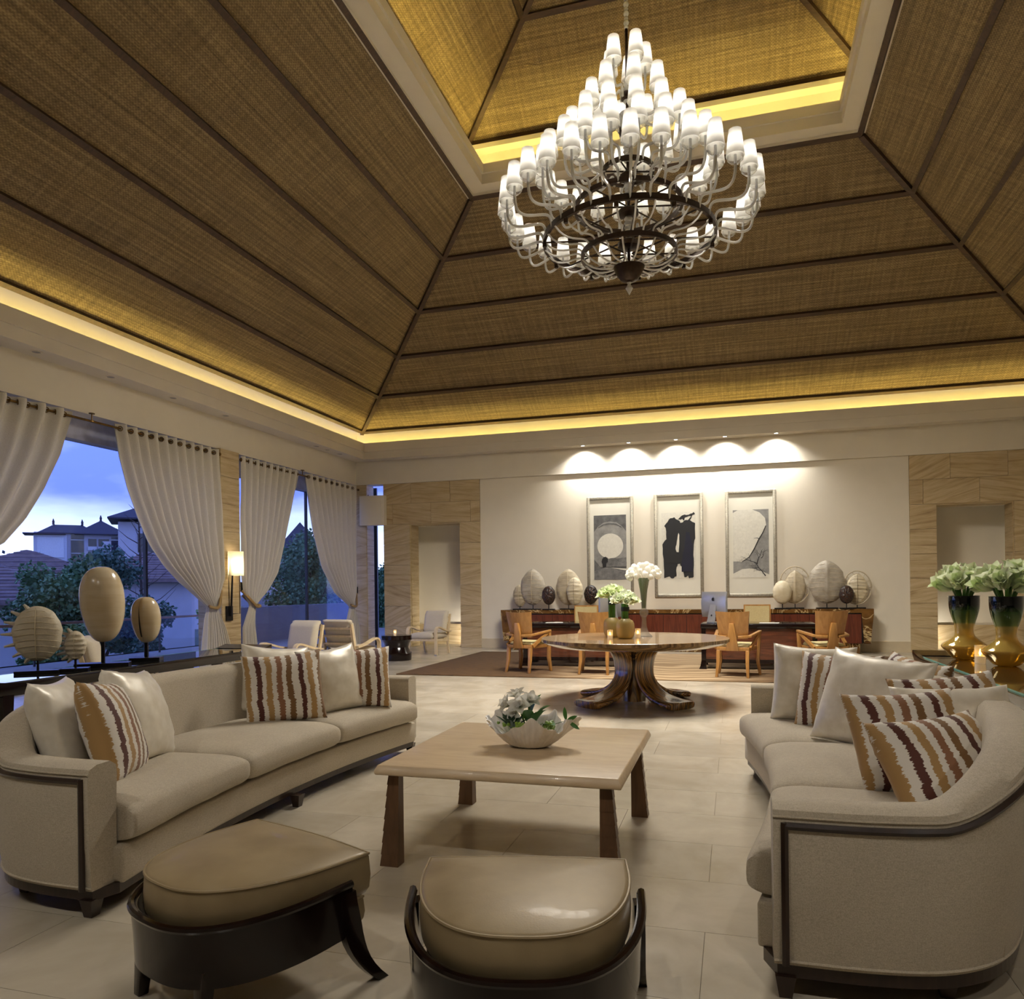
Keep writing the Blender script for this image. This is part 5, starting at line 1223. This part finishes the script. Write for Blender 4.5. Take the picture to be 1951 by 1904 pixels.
carapace('largest broad shell with a pointed top on the right half of the credenza', (1.78, 16.16, CT), .68, .86, .7, SH_GREY, 'keel', .14, seed=9, lift=.10, base_w=.20)
carapace('small dark knobbly shell in front of the two pale ones at the right end', (2.12, 16.00, CT), .27, .36, 0, SH_DARK, 'scute', .09, seed=10, lift=.10, base_w=.12)
t = carapace('ribbed shell in an open hoop at the right end of the credenza', (2.34, 16.20, CT), .40, .60, .6, SH_CREAM, 'rib', .08, seed=11, lift=.09, base_w=.15); hoop(t, .52, .66, .08, SH_BONE)
# shells on the left console, turned towards the room
carapace('big flat bone turtle shell with rib tips at the left end of the window console', (-5.08, 4.50, .751), .335, .42, 0, m_shell('shell_pale_bone', srgb(196, 184, 158), srgb(220, 210, 188)), 'line', .07, YAW + .35, 'shells on the window console', .09, 12, 7, .145)
carapace('small bone turtle shell with rib tips second on the window console', (-4.93, 4.70, .751), .155, .225, 0, bpy.data.materials['shell_pale_bone'], 'rib', .05, YAW + .35, 'shells on the window console', .085, 13, 8, .095)
def cowrie(label, loc, w, h, rz, lip, lift, bw, seed):
    t = thing('shell_ornament', label, 'shell ornament', loc, rz, 'shells on the window console')
    MB().box(-bw, bw, -.075, .075, 0, .045 if bw > .2 else .03).build('base_plate', BLACKM, t); MB().box(-.013, .013, -.013, .013, .03, lift + .06).build('rod', BLACKM, t)
    n, m = 40, 30; rings = []
    for i in range(m + 1):
        v = PI * max(.012, min(.988, i / m)); zz = -math.cos(v) * h / 2
        f = math.sin(v) ** .78 * (1 + .10 * math.cos(v) * -1); cxs = .05 * w * math.sin(v) * math.cos(v)
        ring = []
        for j in range(n):
            a = 2 * PI * j / n
            r = 1.0
            if lip: 
                da = (a - 1.36 * PI + PI) % (2 * PI) - PI; r -= .34 * math.exp(-(da / .16) ** 2) * (math.sin(v) ** .6); r += .03 * math.exp(-((da + .35) / .3) ** 2)
            else:
                da = (a - 1.12 * PI + PI) % (2 * PI) - PI; r -= .05 * math.exp(-((da - .3 + (v - 1.6) * .2) / .25) ** 2) * (1 if v > 1.3 else .4)
            r += .008 * mnoise.noise(Vector((math.cos(a) * 2, math.sin(a) * 2, v * 2 + seed)))
            ring.append((cxs + w / 2 * f * r * math.cos(a), w / 2 * .82 * f * r * math.sin(a), zz + lift + h / 2))
        rings.append(ring)
    MB().loft(rings).build('shell', MELON, t, True, 70)
    if lip:
        pts = []
        for i in range(14):
            v = lerp(.75, 2.45, i / 13); a = 1.36 * PI; f = math.sin(v) ** .78 * (1 - .10 * math.cos(v)); pts.append((w / 2 * f * .70 * math.cos(a), w / 2 * .82 * f * .71 * math.sin(a), -math.cos(v) * h / 2 + lift + h / 2))
        MB().tube(pts, .008, 6).build('aperture', BLK, t)
    return t
MELON = NT('melon_shell'); _t = MELON; _f = _t.noise(_t.tc(scale=(1, 1, 9)), 2.2, 4); _g3 = _t.noise(_t.tc(), 3, 3); _t.set(col=_t.mix(.5, _t.ramp(_f, [(.35, srgb(196, 176, 140)), (.65, srgb(216, 202, 174))]), _t.ramp(_g3, [(.3, srgb(190, 166, 126)), (.7, srgb(220, 208, 182))])), rough=.22, coat=.35); MELON = _t.m
cowrie('tallest glossy egg-shaped shell on the window console', (-4.98, 5.02, .751), .335, .62, YAW + .3, False, .20, .20, 1)
cowrie('glossy shell with a slit opening at the right on the window console', (-5.0, 5.52, .751), .245, .405, YAW + .2, True, .16, .125, 2)
# ================================================================ CREAM ARMCHAIRS, STOOL TABLE
CWOOD = wood('bleached_wood', srgb(206, 182, 142), srgb(226, 206, 170), .4, (5, 5, 1), .1); CFAB = fabric('pinstripe_cream', srgb(192, 180, 158), srgb(214, 204, 184), 200)
def armchair(label, loc, rz):
    t = thing('armchair', label, 'armchair', loc, rz, 'cream armchairs by the windows')     # local +Y forward
    def lean(z): return -.27 - .125 * max(0, z - .30) / .55
    for sx in (-1, 1):
        MB().loft([[(sx * .285 - .018, y - .022, z), (sx * .285 + .018, y - .022, z), (sx * .285 + .018, y + .022, z), (sx * .285 - .018, y + .022, z)] for z, y in ((0, -.33), (.16, -.285), (.30, -.265), (.55, lean(.55)), (.83, lean(.83)))]).build('back_post', CWOOD, t, True, 50)
        # bent arm ribbon running down as the front leg
        pts = smooth_path([(0, .30, 0), (0, .305, .25), (0, .305, .46), (0, .285, .54), (0, .22, .575), (0, .12, .56), (0, -.10, .50), (0, -.31, .47)], 5)
        rs = []
        for i, p in enumerate(pts):
            dd = (pts[min(i + 1, len(pts) - 1)] - pts[max(i - 1, 0)]).normalized(); nn = Vector((0, -dd.z, dd.y)) * .014
            rs.append([(sx * .335 - .032, p.y - nn.y, p.z - nn.z), (sx * .335 + .032, p.y - nn.y, p.z - nn.z), (sx * .335 + .032, p.y + nn.y, p.z + nn.z), (sx * .335 - .032, p.y + nn.y, p.z + nn.z)])
        MB().loft(rs).build('arm', CWOOD, t, True, 50)
        MB().bar((sx * .30, -.29, .285), (sx * .30, .30, .315), .03, .05).build('side_rail', CWOOD, t)
        MB().box(sx * .335 - .028, sx * .335 + .028, .27, .325, 0, .02).build('foot_cap', STEEL, t)
    MB().bar((-.30, .29, .315), (.30, .29, .315), .03, .05).build('front_rail', CWOOD, t); MB().bar((-.285, -.275, .285), (.285, -.275, .285), .03, .05).build('rear_rail', CWOOD, t)
    for z in (.40, .52, .64, .76): MB().bar((-.285, lean(z) - .012, z), (.285, lean(z) - .012, z), .022, .032).build('back_slat', CWOOD, t)
    rs = []
    for i in range(15):
        u = -1 + i / 7; e = (1 - min(.999, abs(u)) ** 10) ** .35; rs.append([])
        for j in range(20):
            a = 2 * PI * j / 20; ca, sa = math.cos(a), math.sin(a); yy = math.copysign(abs(ca) ** .4, ca) * .31 * (.92 + .08 * e); zz = math.copysign(abs(sa) ** .6, sa) * .065 * e
            rs[-1].append((u * .285, yy + .02, .385 + zz + .025 * (1 - u * u) * (1 if sa > 0 else 0)))
    MB().loft(rs).build('seat_cushion', CFAB, t, True, 60)
    rs = []
    for i in range(15):
        u = -1 + i / 7; e = max(.08, (1 - min(.999, abs(u)) ** 10) ** .35); rs.append([])
        for j in range(24):
            a = 2 * PI * j / 24; ca, sa = math.cos(a), math.sin(a); z = .67 + math.copysign(abs(sa) ** .45, sa) * .23 * (.94 + .06 * e); y = lean(z) + .075 + math.copysign(abs(ca) ** .7, ca) * .07 * e
            rs[-1].append((u * .272, y - (.03 if z > .84 else 0), z))
    MB().loft(rs).build('back_cushion', CFAB, t, True, 60)
    return t
armchair('cream armchair facing the room, left of the one seen from behind', (-6.38, 9.95, 0), D(171))
armchair('cream armchair seen from behind with its slatted back, beside the stool table', (-5.92, 10.95, 0), D(-7))
armchair('cream armchair in front of the left doorway', (-6.13, 14.72, 0), D(172))
armchair('cream armchair partly hidden behind the shells on the window console', (-6.30, 6.62, 0), D(-52))
stl = thing('drum_table', 'dark waisted drum table with a candle beside the armchairs', 'side table', (-6.25, 13.38, 0))
MB().lathe([(.28, 0), (.285, .02), (.285, .13), (.265, .15), (.225, .25), (.245, .33), (.28, .39), (.29, .40), (.29, .475), (.285, .48), (.001, .48)], 48).build('drum_body', DARKW, stl, True, 35)
for z in (.14, .395): MB().lathe([(.288, z - .006), (.293, z), (.288, z + .006)], 48, cap=False).build('band', DARKW, stl, True)
candle('lit candle in frosted glass on the dark drum table', (-6.27, 13.35, .481), .03, .105)
# ================================================================ OUTSIDE
GRASS = basic('garden_ground', srgb(52, 66, 40), .9, 1.5, .3); PAVE = basic('terrace_paving', srgb(120, 112, 104), .6, 4, .1)
struct('ground', MB().box(-260, -9.6, -120, 320, -3.2, -3.0), GRASS)
struct('terrace', MB().box(-13.2, -9.35, -2, 25, -.25, -.01), PAVE)
struct('wall_terrace', MB().box(-13.2, -13.0, -2, 25, -3, -.01).box(-12.6, -12.3, 16.0, 24.0, -.01, .94), basic('grey_wall', srgb(96, 90, 92), .7, 3, .08))
rl = thing('balustrade', 'glass balustrade with wooden handrail at the terrace edge', 'balustrade', (-12.5, 3.0, 0))
MB().box(-.035, .035, 0, 12.8, .76, .81).build('handrail', wood('rail_wood', srgb(120, 80, 46), srgb(150, 104, 64), .4, (6, 1, 6)), rl)
for k in range(8): MB().box(-.006, .006, 1.6 * k + .03, 1.6 * k + 1.57, .02, .76).build('glass_pane', GLASS, rl)
for k in range(9): MB().box(-.015, .015, 1.6 * k - .015, 1.6 * k + .015, 0, .78).build('post', DARKF, rl)
struct('wall_garden', MB().box(-20.2, -20.0, 27, 60, -3, 1.2), basic('white_render', srgb(206, 200, 200), .8, 3, .04))
ROOFT = NT('clay_roof'); _t = ROOFT; _w = _t.n('ShaderNodeTexWave'); _w.bands_direction = 'Z'; _w.inputs['Scale'].default_value = 1.1; _t.l(_t.tc(), _w.inputs['Vector']); _t.set(col=_t.mix(.6, _t.ramp(_w.outputs['Fac'], [(.1, srgb(88, 72, 70)), (.4, srgb(134, 112, 106))]), _t.ramp(_t.noise(_t.tc(), 3, 4), [(.3, srgb(96, 80, 76)), (.7, srgb(140, 118, 110))])), rough=.85); ROOFT = _t.m
DROOF = basic('dark_roof', srgb(58, 52, 62), .7, 3, .15); BWALL = basic('villa_wall', srgb(196, 190, 190), .8, 2, .05); DWIN = basic('dark_pane', srgb(40, 42, 54), .1, 3, .1); WSILL = basic('sill_white', srgb(206, 204, 204), .7)
FTX = (-.281, .960)
def hip(parent, x, y, lx, ly, z0, z1, mat, rz=0, nm='roof', ridge=.0, over=.0):
    m = MB(); a, b = lx / 2 + over, ly / 2 + over; rl_ = ridge / 2
    m.add([(-a, -b, z0), (a, -b, z0), (a, b, z0), (-a, b, z0), (0, -rl_, z1), (0, rl_, z1), (-a, -b, z0 - .15), (a, -b, z0 - .15), (a, b, z0 - .15), (-a, b, z0 - .15)], [(0, 1, 4), (1, 2, 5, 4), (2, 3, 5), (3, 0, 4, 5), (0, 6, 7, 1), (1, 7, 8, 2), (2, 8, 9, 3), (3, 9, 6, 0), (6, 9, 8, 7)])
    o = m.build(nm, mat, parent); o.location = (x, y, 0); o.rotation_euler = (0, 0, rz); return o
def villa(label, x, y, lx, ly, ze, zr, rz, ridge=4.0):
    t = thing('villa', label, 'house', (x, y, -3), rz, 'tiled villas beyond the garden')
    MB().box(-lx / 2 + .8, lx / 2 - .8, -ly / 2 + .8, ly / 2 - .8, 0, ze + 3.0).build('wall', BWALL, t)
    r = hip(t, 0, 0, lx, ly, ze + 3, zr + 3, ROOFT, 0, 'roof', ridge)
    n = 12; a, b = lx / 2, ly / 2
    for i in range(n):   # tile courses as raised bands
        f = i / n; g = f + .012; z = lerp(ze, zr, f) + 3
        q = lambda f_, up: [(-a * (1 - f_), -lerp(b, ridge / 2, f_), lerp(ze, zr, f_) + 3 + up), (a * (1 - f_), -lerp(b, ridge / 2, f_), lerp(ze, zr, f_) + 3 + up), (a * (1 - f_), lerp(b, ridge / 2, f_), lerp(ze, zr, f_) + 3 + up), (-a * (1 - f_), lerp(b, ridge / 2, f_), lerp(ze, zr, f_) + 3 + up)]
        MB().loft([q(f, .0), q(f, .05), q(f + 1 / n, .0)], cap=False).build('tile_course', ROOFT, r)
    for k in (-1, 0, 1): w = MB().box(lx / 2 - .82, lx / 2 - .78, k * ly * .25 - .5, k * ly * .25 + .5, ze + 1.2, ze + 2.4).build('window', DWIN, t)
    return t
villa('low tiled villa roof at the far left behind the shells', -27.5, 22.4, 6.4, 6.4, 1.12, 2.62, .7, .4)
villa('long tiled villa roof behind the garden tree at the left', -43, 37.8, 7.5, 9, 2.75, 4.1, .7, 4)
villa('tiled villa roof right of the garden trees', -34, 37.6, 6.5, 8, 2.1, 3.8, .75, 3)
# hotel block with hipped roofs
hb = thing('hotel_block', 'pale hotel block with dark hipped roofs on the skyline', 'building', (-90, 88, -1), math.atan2(88, -90) - PI + 0.0); hb.scale = (.7, .62, .8)
# local +X points towards the camera
def hbx(y0, y1, z0, z1, x0, x1, nm, mat): return MB().box(x0, x1, y0, y1, z0 + 3, z1 + 3).build(nm, mat, hb)
hbx(-10.5, 10.5, -3, 11.0, -8, 0, 'wall', BWALL); hbx(-10.5, -4.0, -3, 10.4, 0, 1.4, 'wing_wall', WSILL); hbx(3.2, 10.0, -3, 9.4, 0, 2.0, 'wing_wall', BWALL)
for (y0, y1, z0, z1) in ((-3.2, -.6, 3.5, 10.9), (5.0, 7.2, 3.5, 10.3), (7.5, 9.2, 3.5, 9.2)):
    w = hbx(y0, y1, z0, z1, 2.0 if y0 > 3 else .02, 2.1 if y0 > 3 else .12, 'window_strip', DWIN); 
    for zz in (5.2, 7.2, 9.6): MB().box((2.1 if y0 > 3 else .12), (2.2 if y0 > 3 else .22), y0, y1, zz + 3, zz + 3.12).build('transom', WSILL, w)
hbx(-9.8, -4.6, 6.4, 10.0, 1.4, 1.6, 'panel', basic('pale_panel', srgb(222, 220, 214), .6)); hbx(-12.5, -4.2, 10.5, 10.7, -4, 2.5, 'canopy', DROOF)  # panel is paler than the wing wall behind it
for (y0, y1) in ((.3, 2.0), (2.4, 4.6)):
    for z0 in (5.4, 8.2): b = hbx(y0, y1, z0, z0 + 1.7, .02, .12, 'balcony_opening', DWIN); MB().box(.12, .5, y0 - .1, y1 + .1, z0 + 2.6, z0 + 3.3).build('balcony_rail', WSILL, b)
hip(hb, -4, -3.8, 9, 12, 13.9, 15.6, DROOF, 0, 'roof', 6); hip(hb, -4, 3.0, 11, 11, 13.8, 16.6, DROOF, 0, 'roof', 0); hip(hb, -2, 11.4, 10, 10, 13.2, 15.9, DROOF, 0, 'roof', 0)
for y, z in ((-6.8, 15.6), (-.9, 15.6), (3.0, 16.5), (11.4, 15.8)): MB().lathe([(.3, 0), (.22, .3), (.3, .5), (.05, 1.1)], 8, (-4 if y < 10 else -2, y, z)).build('roof_finial', DROOF, hb)
h2 = thing('tower_house', 'tall dark-windowed house beside the hotel block', 'building', (-64, 72.5, -3.5), math.atan2(72.5, -64) - PI)
MB().box(-6, 0, -4, 5, 0, 13).build('wall', BWALL, h2)
for z0 in (6, 9.5): w = MB().box(.0, .1, -2.0, 4, z0, z0 + 2.2).build('window', DWIN, h2); MB().box(.1, .4, -2.4, 4.4, z0 - .5, z0 - .2).build('sill', WSILL, w)
hip(h2, -3, .5, 9, 11, 13.4, 15.4, DROOF, 0, 'roof', 3)
h3 = thing('pavilion', 'dark hip-roofed pavilion seen through the narrow window', 'building', (-62, 101, -2), math.atan2(101, -62) - PI); h3.scale = (.6, .55, .8)
MB().box(-8, 0, -12, 12, 0, 11.5).build('wall', BWALL, h3); hip(h3, -4, -1.5, 14, 14, 11.3, 17.5, DROOF, 0, 'roof', 0); hip(h3, -4, 10, 12, 10, 11.3, 14.5, DROOF, 0, 'roof', 2)
for k in range(5): MB().box(.0, .1, -9 + 4.2 * k, -6.6 + 4.2 * k, 6.2, 9).build('window', DWIN, h3)
# ---- trees: crown of real leaves on a branched trunk
BARK = basic('bark', srgb(70, 56, 46), .9, 10, .3)
LEAFM = [basic('tree_leaf_%d' % i, srgb(*c), .6, 1.2, .45) for i, c in enumerate(((96, 128, 84), (140, 164, 96), (70, 104, 84), (56, 68, 74)))]
def tree(label, x, y, z0, h, rad, mat, n, seed, trunk_r=.12, flat=1.0, group='garden trees', leaf=.16, clumps=14, name='tree'):
    rr = random.Random(seed); t = thing(name, label, 'tree', (x, y, z0), 0, group)
    tk = MB(); cs = []
    top = h * .45
    tk.tube([(0, 0, 0), (rr.uniform(-.1, .1), rr.uniform(-.1, .1), top * .5), (rr.uniform(-.2, .2), rr.uniform(-.2, .2), top)], [trunk_r, trunk_r * .8, trunk_r * .6], 7)
    for k in range(clumps):
        a = 2.4 * k; e = (k + .5) / clumps; r_ = rad * .75 * math.sqrt(rr.random()); c = Vector((r_ * math.cos(a), r_ * math.sin(a), h * .42 + (h * .52) * flat * (e if flat == 1 else .5 + .5 * rr.random())))
        cs.append((c, rad * rr.uniform(.30, .5))); tk.tube([(0, 0, top * rr.uniform(.6, 1)), tuple(c * .5 + Vector((0, 0, top * .4))), tuple(c)], [trunk_r * .45, trunk_r * .25, trunk_r * .08], 5)
    tk.build('trunk', BARK, t, True)
    vs = []; fs = []
    for k in range(n):
        c, q = rr.choice(cs); d = Vector((rr.gauss(0, 1), rr.gauss(0, 1), rr.gauss(0, .7))).normalized() * q * rr.random() ** .4; p = c + d
        a = Vector((rr.gauss(0, 1), rr.gauss(0, 1), rr.gauss(0, .6))).normalized(); b = a.orthogonal().normalized(); b = (b * math.cos(k) + a.cross(b) * math.sin(k)) * leaf * .38; s_ = leaf * rr.uniform(.6, 1.1); a = a * s_
        m = len(vs); vs += [tuple(p), tuple(p + a * .5 + b), tuple(p + a), tuple(p + a * .5 - b)]; fs.append((m, m + 1, m + 2, m + 3))
    me = bpy.data.meshes.new('crown'); me.from_pydata(vs, [], fs); me.materials.append(mat); o = bpy.data.objects.new('crown', me); link(o, t); o['kind'] = 'stuff'
    return t
tree('leafy green tree in the middle of the big window', -17.0, 15.75, -3, 5.3, 1.15, LEAFM[0], 12000, 1, leaf=.13, clumps=22)
tree('pale green shrub at the foot of the tree in the big window', -15.4, 14.4, -2.6, 3.3, .6, LEAFM[1], 4500, 2, leaf=.11)
tree('darker tree behind the leafy one in the big window', -21.3, 21.4, -3, 6.0, 1.15, LEAFM[2], 11000, 3, leaf=.16, clumps=20)
tree('spreading dark tree at the far left skyline', -60, 49.5, -3, 8.8, 4.2, LEAFM[3], 9000, 4, .3, .55, leaf=.5, clumps=30)
tree('low dark bush right of the shells', -17.5, 19.0, -3, 4.3, 1.0, LEAFM[2], 8000, 5, leaf=.14)
tree('leafy tree filling the narrow window', -16.0, 26.2, -3, 6.6, 1.6, LEAFM[0], 15000, 6, .16, leaf=.16, clumps=20)
tree('second tree behind the one in the narrow window', -18.0, 30.2, -3, 6.4, 1.6, LEAFM[2], 12000, 7, .15, leaf=.18, clumps=20)
tree('low shrub above the grey terrace wall', -14.6, 19.3, -1.2, 2.1, .8, LEAFM[1], 3500, 8, .04, leaf=.12)
tree('dense foliage behind the corner slit window', -13.6, 28.4, -3, 5.6, 1.2, LEAFM[0], 9000, 9, .1, leaf=.15)
bt = thing('bare_tree', 'bare branching tree at the right of the big window', 'tree', (-26, 28.3, -3), 0, 'garden trees'); mb = MB(); rr = random.Random(3)
mb.tube([(0, 0, 0), (.05, .1, 4), (0, 0, 8.6)], [.10, .07, .015], 6)
for k in range(30): z = 3.0 + k * .18; a = 2.4 * k; l_ = 2.0 * (1 - (z - 3) / 6.5); mb.tube([(0, 0, z), (l_ * .5 * math.cos(a), l_ * .5 * math.sin(a), z + l_ * .30), (l_ * math.cos(a), l_ * math.sin(a), z + l_ * .75)], [.025, .016, .006], 4)
mb.build('branches', BARK, bt)
# ================================================================ MORE LAMPS
# unlit recessed fittings in the window-side soffit
def off_light(y, lb):
    t = thing('downlight', lb, 'downlight', (X0 + .2, y, ZS), 0, 'unlit fittings in the window soffit')
    MB().lathe([(.07, 0), (.07, -.006), (.055, -.008), (.05, 0)], 18).build('bezel', CEILW, t, True); MB().lathe([(.001, -.002), (.052, -.002)], 18, cap=False).build('lens', basic('dull_lens', srgb(120, 116, 122), .3) if not bpy.data.materials.get('dull_lens') else bpy.data.materials['dull_lens'], t)
for y, w_ in ((7.55, 'nearest'), (8.75, 'second'), (10.0, 'third'), (11.3, 'fourth'), (14.3, 'fifth'), (14.75, 'sixth'), (15.3, 'farthest')): off_light(y, '%s unlit fitting along the soffit over the windows' % w_)
# unseen fill lamps added in the entry ceiling behind the camera
for i, x in enumerate((-5.2, -3.2, -1.2, .8, 2.8)): downlight(x, .6, HB, ENTRY_FILL_W, '%s added fill lamp in the entry ceiling behind the viewer, counted from the window side' % ('first', 'second', 'third', 'fourth', 'fifth')[i], 110, (x, 2.6, 0), .9, 'added entry fill lamps', (1, .93, .84))
# unseen lamps added on the alcove floors to brighten the doorways
for x, s_, e in ((-5.96, 'left', 42), (3.68, 'right', 30)):
    t = thing('added_uplight', 'unseen lamp added on the floor inside the %s doorway' % s_, 'lamp', (x, 17.15, 0), 0, 'added doorway lamps'); MB().lathe([(.05, 0), (.05, .05), (.04, .06)], 12).build('body', BLACKM, t, True)
    d = bpy.data.lights.new('added_uplight_lamp', 'SPOT'); d.energy = e; d.spot_size = D(120); d.spot_blend = 1; d.color = (1, .93, .80); d.shadow_soft_size = .06; l = bpy.data.objects.new('added_uplight_lamp', d); link(l, t); l.location = (0, 0, .1); l.rotation_euler = (Vector((x + (-.8 if x < 0 else .8), 17.5, .5)) - Vector((x, 17.15, .1))).to_track_quat('-Z', 'Y').to_euler()
